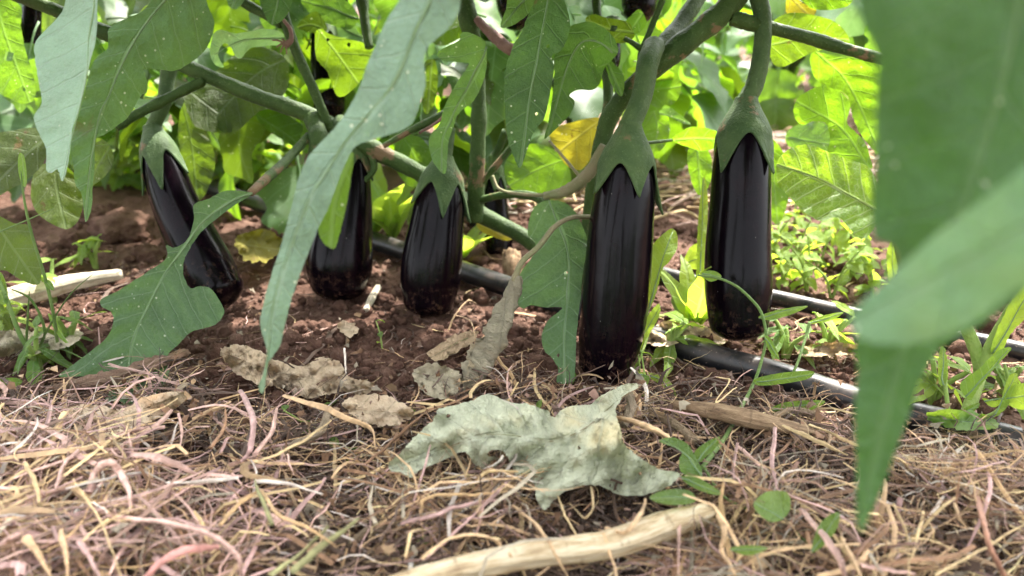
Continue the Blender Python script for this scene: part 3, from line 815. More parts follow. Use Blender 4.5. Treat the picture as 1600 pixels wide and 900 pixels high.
def rolled(parent, name, pts, w, mat, label=None, twist=6.0, seed=1, ground=False, flat=0.45, sides=22, n=12, turns=1.15):
    """shrivelled blade rolled lengthwise: an open scroll with creases and torn edges"""
    p3 = [tuple(G(*q) if ground else P(*q)) for q in pts]
    dm = np.mean([GD(q[1], q[2]) if ground else q[2] for q in pts])
    path = crom(p3, n); N = len(path)
    ww = np.interp(np.linspace(0, 1, N), np.linspace(0, 1, len(w)), w) * dm / F / 2
    t = np.gradient(path, axis=0); t /= np.linalg.norm(t, axis=1)[:, None]
    up = np.array((0, 0, 1.0)) if abs(t[0][2]) < 0.85 else np.array((0, -1.0, 0))
    V = []; luv = []; Fc = []
    for i in range(N):
        a = np.cross(t[i], up); a /= np.linalg.norm(a); b = np.cross(a, t[i])
        for k in range(sides):
            s = k / (sides - 1) * 2 - 1
            edge = 1 + 0.25 * noise.noise(Vector((i * 0.35, seed, 1 if s > 0 else 9)))
            s2 = s * edge
            ph = s2 * math.pi * turns + twist * i / N
            R = ww[i] * (0.42 + 0.62 * abs(s2) ** 1.3)
            q = Vector((s2 * 2.6, i * 0.16, seed * 3.0))
            R *= 1 + 0.55 * noise.noise(q) + 0.35 * noise.noise(q * 2.7) + 0.18 * math.sin(s2 * 17 + seed)
            V.append(path[i] + a * math.cos(ph) * R + b * math.sin(ph) * R * (flat + 0.15) + t[i] * 0.25 * ww[i] * noise.noise(q * 1.9 + Vector((5, 5, 5))))
            luv.append((i * 0.006, s * 0.03, seed))
    for i in range(N - 1):
        for k in range(sides - 1):
            q = i * sides + k
            Fc.append((q, q + 1, q + 1 + sides, q + sides))
    o = build(name, np.array(V), Fc, MAT[mat], parent, luv=np.array(luv))
    md = o.modifiers.new('thick', 'SOLIDIFY'); md.thickness = 0.0006
    if label: o['label'] = label
    return o
rolled(plant, 'withered_leaf', [(806, 430, .65), (795, 470, .65), (778, 520, .648), (762, 560, .645), (735, 600, .64), (700, 622, .635)], [18, 38, 48, 54, 46, 18], 'dry_dull', 'shrivelled grey brown leaf twisted down to the ground', 5.0, 3)

# ---- leaves traced from the photograph (px), with their own depth
LF = lambda *a, **k: leaf(plant, *a, **k)
LF([(97, 18), (57, 63), (55, 93), (60, 127), (65, 160), (53, 183), (63, 213), (72, 233), (72, 263), (80, 270), (90, 265), (97, 283), (103, 270), (110, 233), (113, 203), (127, 160), (140, 100), (150, 60), (152, 17), (150, -40), (110, -30)],
   [(150, -40), (143, 60), (125, 160), (98, 280)], .50, .50, 'leaf_pale', tilt=0.9, label='pale blue green leaf hanging at upper left')
LF([(170, 45), (168, 75), (150, 90), (140, 113), (133, 143), (125, 173), (115, 200), (110, 227), (115, 260), (117, 287), (128, 305), (133, 347), (143, 325), (145, 290), (148, 250), (150, 218), (165, 210), (185, 195), (200, 183), (220, 150), (229, 145), (230, 128), (225, 113), (228, 108), (245, 108), (270, 111), (290, 103), (315, 85), (330, 60), (335, 35), (325, 10), (310, -25), (255, -20), (225, 15), (195, 30)],
   [(275, -22), (230, 35), (195, 85), (170, 150), (148, 215), (133, 340)], .60, .58, 'leaf', tilt=-0.5, cup=0.2, label='large speckled dusty green leaf at upper left', ribw=6)
LF([(-20, -10), (30, 8), (33, 40), (40, 80), (50, 110), (55, 150), (35, 162), (0, 147), (-20, 140)], [(-10, -10), (10, 60), (45, 155)], .86, .84, 'leaf_lime', tilt=0.4, holes=[(14, 88, 9), (38, 140, 3)])
LF([(-15, 220), (25, 203), (63, 203), (75, 235), (60, 265), (35, 285), (0, 305), (-15, 310)], [(72, 215), (30, 250), (-10, 290)], .78, .74, 'leaf_olive', tilt=0.6)
LF([(55, 265), (48, 300), (55, 328), (75, 346), (103, 358), (122, 345), (130, 312), (122, 280), (100, 258), (75, 255)], [(85, 252), (90, 300), (103, 355)], .82, .80, 'leaf_olive', tilt=-0.3)
LF([(-15, 338), (20, 348), (47, 353), (53, 373), (65, 410), (63, 440), (53, 445), (33, 437), (10, 423), (-15, 415)], [(-10, 345), (25, 395), (58, 442)], .74, .72, 'leaf_olive', tilt=0.3)
LF([(130, 225), (150, 215), (170, 225), (178, 250), (165, 275), (145, 290), (130, 300), (135, 260)], [(175, 225), (155, 255), (135, 295)], .80, .80, 'leaf_olive', tilt=0.5)
LF([(395, 302), (367, 320), (320, 357), (300, 383), (288, 407), (287, 430), (297, 450), (313, 447), (330, 452), (347, 477), (350, 490), (337, 507), (317, 513), (297, 520), (277, 540), (262, 556), (262, 580), (250, 602), (225, 618), (203, 630), (185, 612), (195, 590), (180, 580), (140, 587), (92, 588), (110, 573), (140, 550), (167, 527), (177, 503), (173, 487), (160, 480), (158, 468), (180, 457), (207, 440), (233, 423), (260, 403), (260, 383), (273, 387), (293, 373), (303, 343), (303, 320), (327, 310), (353, 298)],
   [(394, 300), (350, 320), (310, 355), (260, 425), (225, 490), (205, 545), (198, 620)], .70, .655, 'leaf', tilt=0.15, fold=-0.12, label='lobed green leaf bending down onto the soil at left', ribw=6)
stick(plant, 'petiole', [(483, 212, .80), (450, 248, .77), (420, 276, .73), (392, 301, .70)], [15, 15, 16, 12], 'stem', 10)
# near, out of focus hanging leaf
LF([(640, -40), (623, 0), (603, 33), (587, 70), (573, 103), (563, 133), (550, 160), (533, 187), (513, 210), (483, 243), (467, 277), (460, 305), (440, 380), (420, 443), (407, 497), (410, 523), (417, 547), (413, 577), (404, 605), (411, 615), (416, 590), (420, 567), (437, 540), (443, 517), (453, 477), (467, 433), (497, 358), (515, 320), (530, 280), (545, 245), (560, 226), (600, 213), (640, 196), (657, 160), (665, 130), (663, 100), (668, 75), (700, 45), (718, 12), (712, -40)],
   [(690, -40), (650, 50), (610, 140), (540, 225), (480, 320), (430, 470), (410, 605)], .36, .42, 'leaf_pale', tilt=0.25, fold=0.2, step=11, label='long pale leaf hanging close to the lens, out of focus', ribw=5, corr=0.0005)
LF([(553, 240), (535, 250), (515, 290), (500, 330), (497, 355), (500, 370), (510, 384), (523, 388), (530, 367), (540, 327), (547, 285)], [(552, 240), (525, 310), (516, 386)], .405, .41, 'leaf_lime', tilt=-0.8, ribw=4, label='folded edge of the blurred hanging leaf')
# near, out of focus leaf at right
LF([(1335, -40), (1340, 5), (1352, 50), (1370, 90), (1368, 150), (1366, 250), (1362, 330), (1366, 370), (1395, 385), (1402, 410), (1392, 445), (1350, 500), (1335, 540), (1340, 580), (1335, 640), (1338, 720), (1338, 790), (1343, 832), (1355, 815), (1380, 760), (1392, 725), (1420, 650), (1440, 590), (1475, 540), (1545, 500), (1610, 440), (1660, 330), (1690, 150), (1680, -20), (1500, -60)],
   [(1600, -50), (1560, 150), (1500, 330), (1420, 520), (1344, 830)], .170, .225, 'leaf_blur', tilt=-0.2, step=14, wave=0.004, corr=0.0, label='huge out of focus leaf filling the right edge', ribw=4)
LF([(1700, 180), (1600, 262), (1540, 308), (1480, 352), (1410, 412), (1365, 455), (1332, 488), (1334, 520), (1360, 535), (1420, 538), (1490, 520), (1540, 490), (1590, 452), (1700, 400)],
   [(1700, 290), (1550, 390), (1335, 505)], .140, .175, 'leaf_blur_pale', tilt=0.3, step=14, wave=0.003, corr=0.0, label='paler blurred leaf crossing in front of the right edge leaf', ribw=4)
# centre
LF([(870, -25), (885, 10), (890, 35), (887, 60), (875, 80), (862, 87), (866, 105), (862, 130), (857, 160), (850, 185), (835, 205), (825, 230), (813, 262), (805, 250), (795, 225), (790, 190), (788, 150), (790, 110), (800, 75), (815, 50), (825, 25), (840, -10), (850, -30)],
   [(862, -28), (845, 60), (828, 150), (813, 258)], .62, .60, 'leaf_dark', tilt=0.35, label='pointed dark green leaf hanging above the centre', ribw=4, holes=[(856, 72, 4), (838, 178, 3)])
LF([(890, 42), (920, 34), (950, 48), (966, 75), (960, 90), (945, 105), (937, 130), (925, 141), (905, 140), (890, 148), (898, 160), (890, 180), (865, 205), (850, 217), (857, 190), (863, 150), (866, 120), (866, 90), (876, 75), (885, 58)],
   [(958, 78), (915, 62), (885, 110), (856, 212)], .66, .66, 'leaf_dark', tilt=-0.4, fold=0.15)
LF([(915, 33), (925, 22), (950, 28), (980, 34), (988, 45), (990, 60), (965, 68), (940, 55)], [(988, 50), (950, 45), (917, 32)], .74, .76, 'leaf_olive', holes=[(958, 44, 6)])
LF([(800, -20), (830, -20), (838, 5), (822, 25), (800, 40), (782, 42), (790, 15)], [(830, -15), (810, 10), (784, 42)], .72, .72, 'leaf')
LF([(683, 83), (700, 72), (717, 63), (720, 53), (730, 50), (753, 60), (760, 73), (760, 107), (753, 133), (740, 157), (717, 177), (710, 193), (700, 227), (697, 267), (690, 270), (677, 253), (670, 227), (673, 210), (687, 193), (693, 170), (707, 140), (720, 120), (733, 100), (720, 97), (693, 95)],
   [(762, 75), (745, 115), (715, 165), (692, 215), (690, 268)], .72, .74, 'leaf', tilt=-0.5, label='narrow folded leaf hanging over the third eggplant')
LF([(492, 67), (493, 50), (503, 45), (515, 53), (550, 62), (583, 73), (580, 97), (567, 123), (543, 147), (527, 150), (517, 127), (510, 110), (495, 93)], [(500, 48), (535, 95), (560, 130)], .86, .88, 'leaf_olive', tilt=0.3, holes=[(545, 70, 4), (512, 62, 3)], ribw=3)
LF([(464, 42), (478, 25), (495, 18), (508, 35), (510, 48), (490, 52), (475, 48)], [(508, 46), (485, 38), (465, 43)], .9, .9, 'leaf_olive', ribw=3)
LF([(405, -25), (420, -25), (450, -10), (456, 5), (445, 28), (425, 40), (415, 25), (405, 0)], [(440, -25), (432, 10), (425, 38)], .68, .68, 'leaf_dark', ribw=3)
LF([(350, -30), (395, -30), (375, 10), (360, 12), (353, -5)], [(380, -30), (363, 10)], .7, .7, 'leaf', ribw=3)
LF([(335, 115), (360, 90), (395, 72), (430, 80), (450, 98), (450, 135), (432, 160), (400, 178), (370, 205), (345, 205), (320, 175), (318, 140)], [(448, 90), (395, 120), (330, 190)], .90, .88, 'leaf_olive', tilt=0.3)
LF([(338, 48), (370, 52), (410, 45), (440, 50), (442, 68), (418, 72), (392, 75), (378, 90), (368, 88), (362, 75), (350, 68), (340, 85), (350, 105), (335, 100), (328, 78)], [(442, 58), (385, 62), (335, 85)], .80, .80, 'leaf_pale', tilt=-0.9, wave=0.008)
LF([(285, 165), (300, 158), (318, 200), (335, 240), (333, 275), (318, 308), (303, 312), (290, 280), (282, 235), (278, 200)], [(286, 160), (300, 230), (308, 310)], .95, .93, 'leaf_olive', tilt=0.2)
LF([(290, 150), (330, 140), (370, 155), (385, 180), (375, 200), (345, 208), (310, 200), (295, 180)], [(300, 145), (340, 175), (378, 195)], .88, .88, 'leaf_olive', tilt=-0.4)
LF([(400, 175), (430, 170), (465, 190), (482, 210), (485, 240), (465, 232), (435, 215), (408, 195)], [(402, 180), (440, 205), (484, 236)], 1.05, 1.0, 'leaf_lime', tilt=0.3, ribw=4)
LF([(470, 0), (500, -10), (540, 0), (560, 25), (548, 45), (520, 40), (490, 25)], [(560, 30), (520, 15), (470, 0)], .95, .95, 'leaf')
LF([(500, 20), (540, 25), (560, 50), (570, 68), (540, 62), (510, 50)], [(565, 60), (530, 40), (500, 22)], 1.0, 1.0, 'leaf_pale')
LF([(662, 100), (680, 95), (684, 130), (678, 165), (665, 178), (658, 150)], [(675, 96), (668, 175)], .88, .88, 'leaf_olive', ribw=3)
LF([(668, 30), (700, 15), (728, 25), (735, 48), (715, 62), (690, 72), (672, 62)], [(732, 35), (700, 45), (670, 65)], .92, .9, 'leaf_olive', ribw=3)
LF([(622, 215), (650, 212), (672, 232), (676, 262), (650, 292), (628, 280), (615, 250)], [(630, 213), (650, 250), (650, 290)], .95, .95, 'leaf_lime', ribw=3)
LF([(858, 205), (890, 192), (935, 184), (938, 205), (930, 235), (908, 265), (885, 258), (868, 232)], [(935, 190), (895, 220), (870, 240)], .88, .9, 'leaf_yellow', tilt=0.3, label='yellowing leaf beside the main stem')
LF([(795, 245), (830, 225), (862, 232), (885, 255), (892, 285), (868, 306), (830, 308), (800, 295), (788, 270)], [(880, 250), (840, 265), (795, 290)], .98, .95, 'leaf_lime', tilt=-0.3)
LF([(745, 345), (760, 348), (785, 360), (800, 372), (790, 376), (765, 368), (748, 358)], [(746, 348), (798, 373)], .93, .93, 'leaf_yellow', ribw=0, label='small bright yellow leaf scrap at a stem joint')
LF([(1010, 140), (1028, 112), (1050, 108), (1064, 128), (1060, 152), (1042, 168), (1020, 165)], [(1015, 140), (1040, 138), (1062, 135)], .95, .95, 'leaf_lime', ribw=3)
LF([(1010, 180), (1030, 172), (1045, 185), (1045, 215), (1030, 238), (1015, 245), (1005, 215)], [(1022, 175), (1028, 205), (1018, 242)], .92, .92, 'leaf_lime', ribw=3)
LF([(1050, 218), (1065, 205), (1085, 198), (1120, 205), (1125, 225), (1100, 236), (1070, 228)], [(1050, 219), (1085, 216), (1124, 218)], .80, .80, 'leaf_lime', ribw=3, tilt=0.6)
stick(plant, 'petiole', [(960, 232, .75), (1000, 225, .77), (1050, 219, .80)], [6, 6, 5], 'stem', 6)
LF([(1040, 165), (1062, 178), (1080, 195), (1065, 192), (1045, 182), (1030, 178)], [(1032, 176), (1075, 192)], .85, .85, 'leaf', ribw=0)
LF([(827, 343), (837, 322), (857, 313), (883, 317), (900, 333), (913, 360), (918, 377), (915, 400), (910, 433), (907, 467), (903, 500), (900, 533), (898, 587), (890, 598), (870, 598), (872, 577), (863, 560), (850, 547), (847, 523), (857, 500), (873, 487), (877, 480), (850, 480), (830, 477), (817, 482), (807, 473), (807, 457), (813, 427), (830, 403), (837, 380), (825, 367)],
   [(858, 314), (885, 380), (888, 450), (882, 520), (882, 596)], .700, .640, 'leaf', tilt=0.2, fold=0.25, label='green leaf hanging down beside the largest eggplant', ribw=5, holes=[(884, 427, 4), (872, 555, 3)])
LF([(980, 60), (1010, 40), (1000, 15), (985, 25), (970, 45)], [(1005, 20), (978, 58)], .8, .8, 'leaf_dark', ribw=0)
LF([(945, 92), (958, 98), (975, 120), (972, 150), (960, 140), (950, 118)], [(948, 95), (970, 145)], .69, .69, 'leaf_dark', ribw=0)
# right
LF([(1207, 98), (1225, 104), (1265, 84), (1300, 75), (1327, 68), (1318, 45), (1290, 28), (1235, 20), (1205, 38), (1200, 70)], [(1202, 70), (1260, 60), (1325, 62)], .80, .82, 'leaf_olive', tilt=0.5)
LF([(1270, 82), (1320, 90), (1370, 95), (1385, 160), (1375, 235), (1350, 217), (1335, 190), (1328, 165), (1320, 145), (1290, 135), (1270, 115)], [(1280, 85), (1325, 130), (1372, 230)], .84, .82, 'leaf_lime', tilt=0.2)
LF([(1240, 168), (1250, 150), (1280, 135), (1305, 140), (1325, 155), (1328, 170), (1323, 190), (1335, 205), (1350, 220), (1358, 240), (1362, 264), (1330, 252), (1295, 242), (1297, 215), (1290, 192), (1270, 190), (1255, 195), (1243, 187)], [(1355, 258), (1315, 200), (1262, 168)], .78, .80, 'leaf_lime', tilt=-0.2, label='bright lime lobed leaf glowing in back light at right')
LF([(1225, -25), (1330, -25), (1330, 5), (1300, 15), (1270, 14), (1255, 2)], [(1230, -20), (1280, -5), (1328, 0)], .8, .8, 'leaf_lime', ribw=3)
LF([(1232, -10), (1255, 5), (1275, 14), (1268, 26), (1240, 22), (1228, 18)], [(1235, -5), (1262, 22)], .86, .86, 'leaf_yellow', ribw=0)
LF([(1075, 235), (1100, 230), (1112, 250), (1110, 285), (1092, 305), (1078, 275)], [(1090, 232), (1095, 300)], .88, .88, 'leaf_lime', ribw=3)
LF([(1200, 220), (1215, 225), (1235, 265), (1230, 320), (1215, 350), (1200, 330), (1195, 270)], [(1205, 222), (1215, 345)], .92, .92, 'leaf_lime', ribw=3)
LF([(1230, 205), (1260, 192), (1292, 195), (1297, 240), (1260, 235), (1232, 228)], [(1232, 215), (1296, 225)], .95, .95, 'leaf', ribw=3)

# leaf stalks of the leaves that hang close to the lens, up into the crown
stick(plant, 'petiole', [(690, -30, .362), (705, -110, .40), (725, -230, .50), (735, -330, .62)], [9, 10, 12], 'stem', 8)
stick(plant, 'petiole', [(1600, -45, .172), (1640, -180, .22), (1600, -420, .30), (1500, -620, .40)], [16, 17, 18], 'stem', 8)
stick(plant, 'petiole', [(1690, 290, .142), (1850, 180, .20), (1950, -60, .24), (1850, -320, .32)], [14, 15, 16], 'stem', 8)
stick(plant, 'petiole', [(150, -40, .50), (160, -110, .53), (180, -190, .60)], [9, 10], 'stem', 8)
stick(plant, 'petiole', [(275, -22, .60), (300, -80, .63), (330, -150, .70)], [10, 11], 'stem', 8)

# further leaves of the same bush behind the traced ones, and unseen upper foliage shaped to shade the foreground
rg = np.random.default_rng(5)
for i in range(120):
    px = rg.uniform(-60, 1480); py = rg.uniform(-40, 165)
    if px > 1040 and (px < 1260 or rg.random() < .5): continue
    if 560 < px < 1060 and py > 120 and rg.random() < 0.6: continue
    d = rg.uniform(0.92, 1.18)
    put_leaf(plant, GL[random.choice(['leaf', 'leaf_dark', 'leaf_lime', 'leaf_olive', 'leaf', 'leaf_pale'])][int(rg.integers(3))], P(px, py, d), rg.uniform(.07, .13), rg.uniform(0, 6.28), rg.uniform(0.1, 1.2), rg.uniform(-.6, .6))
items = []
SH = math.cos(SUN_AZ) / math.tan(SUN_EL)          # forward reach of the sun's rays per metre of height
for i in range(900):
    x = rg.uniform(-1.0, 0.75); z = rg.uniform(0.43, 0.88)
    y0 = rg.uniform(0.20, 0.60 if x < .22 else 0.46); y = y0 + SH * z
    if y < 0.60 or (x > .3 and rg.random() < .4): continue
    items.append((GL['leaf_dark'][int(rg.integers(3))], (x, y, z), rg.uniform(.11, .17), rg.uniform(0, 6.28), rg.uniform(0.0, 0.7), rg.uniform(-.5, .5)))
for i in range(170):          # unseen leaves added over the camera to shade the near right leaf
    x = rg.uniform(.06, .48); y = rg.uniform(0.26, 0.60); z = rg.uniform(0.50, 0.85)
    items.append((GL['leaf_dark'][int(rg.integers(3))], (x, y, z), rg.uniform(.11, .17), rg.uniform(0, 6.28), rg.uniform(0.0, 0.5), rg.uniform(-.5, .5)))
foliage_mass(plant, 'unseen_shade_foliage', items, MAT['leaf_dark_far'])
for x0, y0 in ((-.78, -30), (-.35, -30), (.02, -30), (.33, -30), (.6, -30)):
    top = Vector((x0 * 1.05 + 0.05, 0.85, 0.78)); a = Vector((x0, 0.80, 0.42))
    build('branch', *tube(crom([tuple(a + Vector((0, 0, -0.02))), tuple((a + top) / 2 + Vector((.02, 0, 0))), tuple(top)], 6), [.009, .007, .004], 8), MAT['stem'], plant)

# ================================================================== litter on the ground
def dry(outline, rib, z0, z1, mat, label, name='dry_leaf', **k):
    if 'zf' not in k:
        c = np.mean(outline, 0); R = np.abs(np.asarray(outline) - c).max(0); ph = len(label)
        def curl(x, y):
            a, b = (x - c[0]) / R[0], (y - c[1]) / R[1]; r = a * a + b * b; th = math.atan2(b, a)
            return min(0.02, 0.00016 * R[0]) * r * (0.45 + 0.9 * math.sin(2 * th + ph) + 0.6 * math.sin(5 * th + ph))
        k['zf'] = curl
    k.setdefault('ragged', 5.0)
    o = leaf(None, outline, rib, z0, z1, mat, ground=True, name=name, **k)
    tag(o, label, 'dry leaf', 'dead leaves on the ground')
    return o
def bigz(x, y):
    # the big dry leaf is tented: ridge along its middle, lifted over the litter
    r = 0.030 * math.exp(-((y - (672 + 0.05 * (x - 830))) / 48) ** 2) * (1 - 0.3 * abs(x - 820) / 230)
    return r + 0.012 * (0.5 - abs(math.sin((x * 0.8 + y * 0.6) / 46))) * math.exp(-((x - 850) / 190) ** 2) + 0.008 * (0.5 - abs(math.sin((x - 0.7 * y) / 41 + 0.004 * y))) + 0.003 * math.sin((x * .3 + y) / 7)
dry([(608, 722), (610, 735), (627, 739), (642, 746), (657, 734), (687, 722), (721, 706), (732, 712), (744, 727), (763, 731), (779, 724), (776, 713), (762, 712), (768, 703), (785, 706), (797, 722), (806, 745), (808, 757), (834, 764), (838, 779), (851, 797), (864, 783), (883, 768), (913, 758), (940, 760), (962, 771), (985, 775), (1015, 771), (1045, 760), (1060, 745), (1058, 738), (1034, 734), (1011, 722), (989, 707), (974, 692), (970, 669), (966, 658), (962, 639), (977, 617), (996, 606), (995, 599), (977, 601), (959, 609), (936, 620), (921, 632), (887, 635), (864, 650), (857, 641), (841, 637), (823, 630), (800, 629), (763, 616), (740, 624), (717, 632), (687, 639), (676, 658), (661, 669), (642, 688), (627, 707)],
    [(995, 603), (925, 660), (860, 690), (760, 680), (615, 728)], .040, .042, 'dry_grey', 'large crinkled grey green dead leaf lying in front of the largest eggplant', step=7, wave=0.006, crinkle=0.010, corr=0.0035, jag=0.6, holes=[(866, 648, 5), (1000, 740, 3), (700, 650, 4), (905, 700, 3)], zf=bigz, ragged=2.0, ribw=4, ribmat='dry_stalk')
dry([(345, 548), (375, 538), (405, 548), (432, 562), (470, 572), (500, 558), (530, 566), (548, 590), (585, 600), (570, 618), (530, 612), (480, 622), (440, 606), (400, 600), (365, 580)], [(350, 555), (440, 585), (575, 608)], .022, .018, 'dry_pale', 'crumpled pale tan dead leaf under the blurred hanging leaf', step=5, wave=0.017, crinkle=0.026, jag=0.8, ribw=0)
dry([(535, 630), (560, 618), (600, 618), (632, 632), (648, 648), (625, 662), (585, 664), (552, 650)], [(536, 640), (645, 650)], .034, .034, 'dry_pale', 'whitish mouldy scrap of dead leaf left of the big grey leaf', step=5, wave=0.006, crinkle=0.012, jag=0.7, ribw=0)
dry([(104, 640), (150, 632), (190, 640), (232, 618), (288, 612), (280, 634), (240, 655), (200, 672), (150, 688), (108, 702), (118, 670)], [(285, 618), (190, 655), (110, 690)], .036, .036, 'dry_pale', 'flat yellowish dead leaf among pink stems at left', step=6, wave=0.007, crinkle=0.010, jag=0.6, ribw=0)
dry([(648, 578), (675, 568), (705, 575), (722, 590), (715, 612), (690, 622), (665, 615), (650, 598)], [(650, 585), (715, 605)], .022, .02, 'dry_dull', 'small grey curled dead leaf at the end of the shrivelled leaf', step=5, wave=0.007, crinkle=0.014, jag=0.6, ribw=0)
dry([(668, 552), (690, 535), (720, 520), (745, 518), (738, 535), (710, 552), (685, 564)], [(742, 522), (672, 558)], .016, .014, 'dry_tan', 'ribbed orange tan leaf scrap below the third eggplant', step=5, wave=0.005, crinkle=0.012, jag=0.5, ribw=3, ribmat='dry_stalk')
dry([(1005, 532), (1025, 508), (1055, 500), (1090, 505), (1120, 520), (1135, 535), (1110, 540), (1075, 532), (1045, 540), (1020, 540)], [(1010, 535), (1060, 515), (1130, 535)], .018, .016, 'dry_pale', 'folded tan dead leaf lying behind the front pipe', step=5, wave=0.008, crinkle=0.014, jag=0.4, ribw=0)
dry([(-20, 522), (30, 515), (70, 520), (112, 512), (128, 522), (110, 540), (60, 552), (10, 558), (-20, 555)], [(-20, 538), (60, 532), (125, 520)], .018, .016, 'dry_dull', 'grey dead leaf lying beneath the grass weed at left', step=6, wave=0.007, crinkle=0.012, jag=0.5, ribw=0)
dry([(526, 508), (538, 503), (556, 506), (560, 518), (548, 528), (535, 522)], [(528, 512), (558, 518)], .012, .010, 'dry_pale', 'tiny pale leaf flake on the soil behind the litter', step=4, wave=0.004, crinkle=0.008, jag=0.3, ribw=0)
dry([(368, 372), (395, 360), (425, 362), (442, 380), (430, 402), (398, 410), (375, 398)], [(370, 380), (440, 390)], .03, .02, 'leaf_yellow', 'brownish yellow fallen leaf beside the leaning eggplant', step=6, wave=0.008, crinkle=0.010, ribw=0)
dry([(1245, 545), (1290, 535), (1345, 540), (1348, 552), (1300, 556), (1255, 556)], [(1246, 550), (1346, 546)], .012, .012, 'dry_tan', 'brown curled leaf on the soil between both pipes', step=5, wave=0.006, crinkle=0.012, ribw=0)
dry([(195, 590), (225, 582), (262, 578), (258, 598), (238, 622), (215, 632), (190, 628), (165, 622)], [(258, 582), (180, 624)], .015, .014, 'leaf_dark', 'torn green leaf end under the rolled brown leaf', step=6, wave=0.005, ribw=2)
dry([(1450, 645), (1500, 640), (1545, 650), (1560, 668), (1510, 672), (1460, 662)], [(1452, 652), (1556, 664)], .03, .03, 'weed', 'green fallen leaf beside the pale weed stem', step=6, wave=0.005, crinkle=0.006, ribw=2)
o = rolled(None, 'dry_leaf', [(72, 610, .018), (120, 600, .022), (180, 588, .026), (235, 570, .026), (292, 550, .022)], [10, 26, 36, 40, 20], 'dry_brown', None, 1.2, 8, True, 0.6)
tag(o, 'long rolled brown dead leaf lying across the lobed green leaf', 'dry leaf', 'dead leaves on the ground')
o = rolled(None, 'dry_leaf', [(430, 705, .03), (470, 690, .035), (500, 672, .04), (512, 640, .04)], [8, 16, 18, 8], 'dry_pale', None, 2.2, 12, True, 0.5)
tag(o, 'thin rolled tan leaf standing in the litter left of the whitish scrap', 'dry leaf', 'dead leaves on the ground')
for pts, w, m, lab in [([(980, 612, .035), (985, 635, .035), (975, 665, .03)], [14, 20, 12], 'dry_pale', 'pale husk under the upper lobe of the big grey leaf'),
                       ([(1015, 640, .03), (1050, 660, .03), (1090, 690, .028)], [12, 22, 14], 'dry_tan', 'tan husk behind the bindweed leaves'),
                       ([(1205, 655, .03), (1240, 640, .03), (1290, 650, .03)], [8, 16, 10], 'dry_tan', 'curled straw coloured husk beside the front pipe'),
                       ([(545, 850, .03), (580, 828, .035), (615, 822, .03)], [10, 20, 12], 'dry_tan', 'fibrous tan husk in the litter above the long stick'),
                       ([(1480, 775, .03), (1525, 750, .035), (1560, 735, .03)], [8, 18, 10], 'dry_tan', 'curled tan husk in the litter at lower right'),
                       ([(225, 640, .03), (262, 622, .032), (290, 600, .03)], [10, 22, 12], 'dry_pale', 'pale crumbly husk beside the flat yellowish leaf')]:
    o = rolled(None, 'dry_husk', pts, w, m, None, 2.5, len(lab), True, 0.5); tag(o, lab, 'husk', 'dry husks in the litter')

# ------------------------------------------------------------------ sticks and stalks of wood
def wood(name, pts, w, mat, label, seed, flat=0.8, sides=18, rough=0.10, cat='stick'):
    p3 = [tuple(G(x, y, z)) for x, y, z in pts]; dm = np.mean([GD(q[1], q[2]) for q in pts])
    path = crom(p3, 14); ww = list(np.interp(np.linspace(0, 1, len(path)), np.linspace(0, 1, len(w)), w) * dm / F / 2)
    V, Fc = tube(path, ww, sides, flat=flat, seed=seed)
    g = np.random.default_rng(seed); groove = g.normal(0, rough, sides)
    for i in range(len(V)):
        r, k = i // sides, i % sides; c = path[min(r, len(path) - 1)]
        V[i] = c + (V[i] - c) * (1 + groove[k] + 0.10 * noise.noise(Vector((r * 0.25, k * 0.8, seed))))
    # splintered ends
    for k in range(sides):
        V[k] += (path[0] - path[1]) * g.uniform(-0.5, 2.0); V[-sides + k] += (path[-1] - path[-2]) * g.uniform(-0.5, 2.5)
    luv = np.array([((i // sides) * 0.012, (i % sides) * 0.004, seed) for i in range(len(V))])
    tag(build(name, V, Fc, MAT[mat], None, luv=luv), label, cat)
wood('broken_stalk', [(-40, 482, .016), (40, 460, .016), (110, 442, .016), (180, 430, .016)], [40, 38, 32, 22], 'wood_pale', 'bleached white broken stalk on the soil at the left edge', 4)
wood('broken_stick', [(560, 935, .040), (700, 893, .042), (820, 868, .044), (950, 850, .044), (1040, 820, .044), (1100, 802, .040)], [40, 44, 46, 50, 52, 40], 'wood_tan', 'long cream split stick lying across the bottom foreground', 5)
wood('wood_splinter', [(1060, 632, .034), (1120, 642, .036), (1180, 655, .036), (1260, 672, .032)], [22, 40, 42, 24], 'wood_brown', 'rotten brown wood splinter behind the bindweed', 6, flat=0.55)
wood('wood_splinter', [(572, 484, .012), (580, 468, .012), (590, 450, .012)], [9, 12, 11], 'wood_pale', 'short pale wood chip on the soil left of the third eggplant', 7)
wood('cut_stake', [(800, 432, .004), (799, 415, .016), (798, 396, .028)], [30, 30, 28], 'wood_brown', 'short grey wooden stub behind the shrivelled leaf', 9, flat=0.9)
wood('wood_splinter', [(1385, 712, .026), (1460, 720, .026), (1535, 728, .026)], [14, 18, 12], 'wood_tan', 'flat straw coloured splinter below the pale weed stem', 10, flat=0.4)

# a pinkish withered root
def root_bulb():
    c = G(1186, 832, .02); r = 14 * GD(832) / F
    V = [(c.x + v[0] * r * 0.9, c.y + v[1] * r * .8, c.z + v[2] * r * (1.15 if v[2] > 0 else 0.9)) for v in ICO4_V * (1 + 0.08 * RNG.normal(size=(len(ICO4_V), 1)) * 0.3)]
    tag(build('withered_root', V, ICO4_F, MAT['straw'], col=np.tile((0.52, 0.27, 0.22), (len(V), 1))), 'small round pink root in the litter below the bindweed', 'root')
root_bulb()

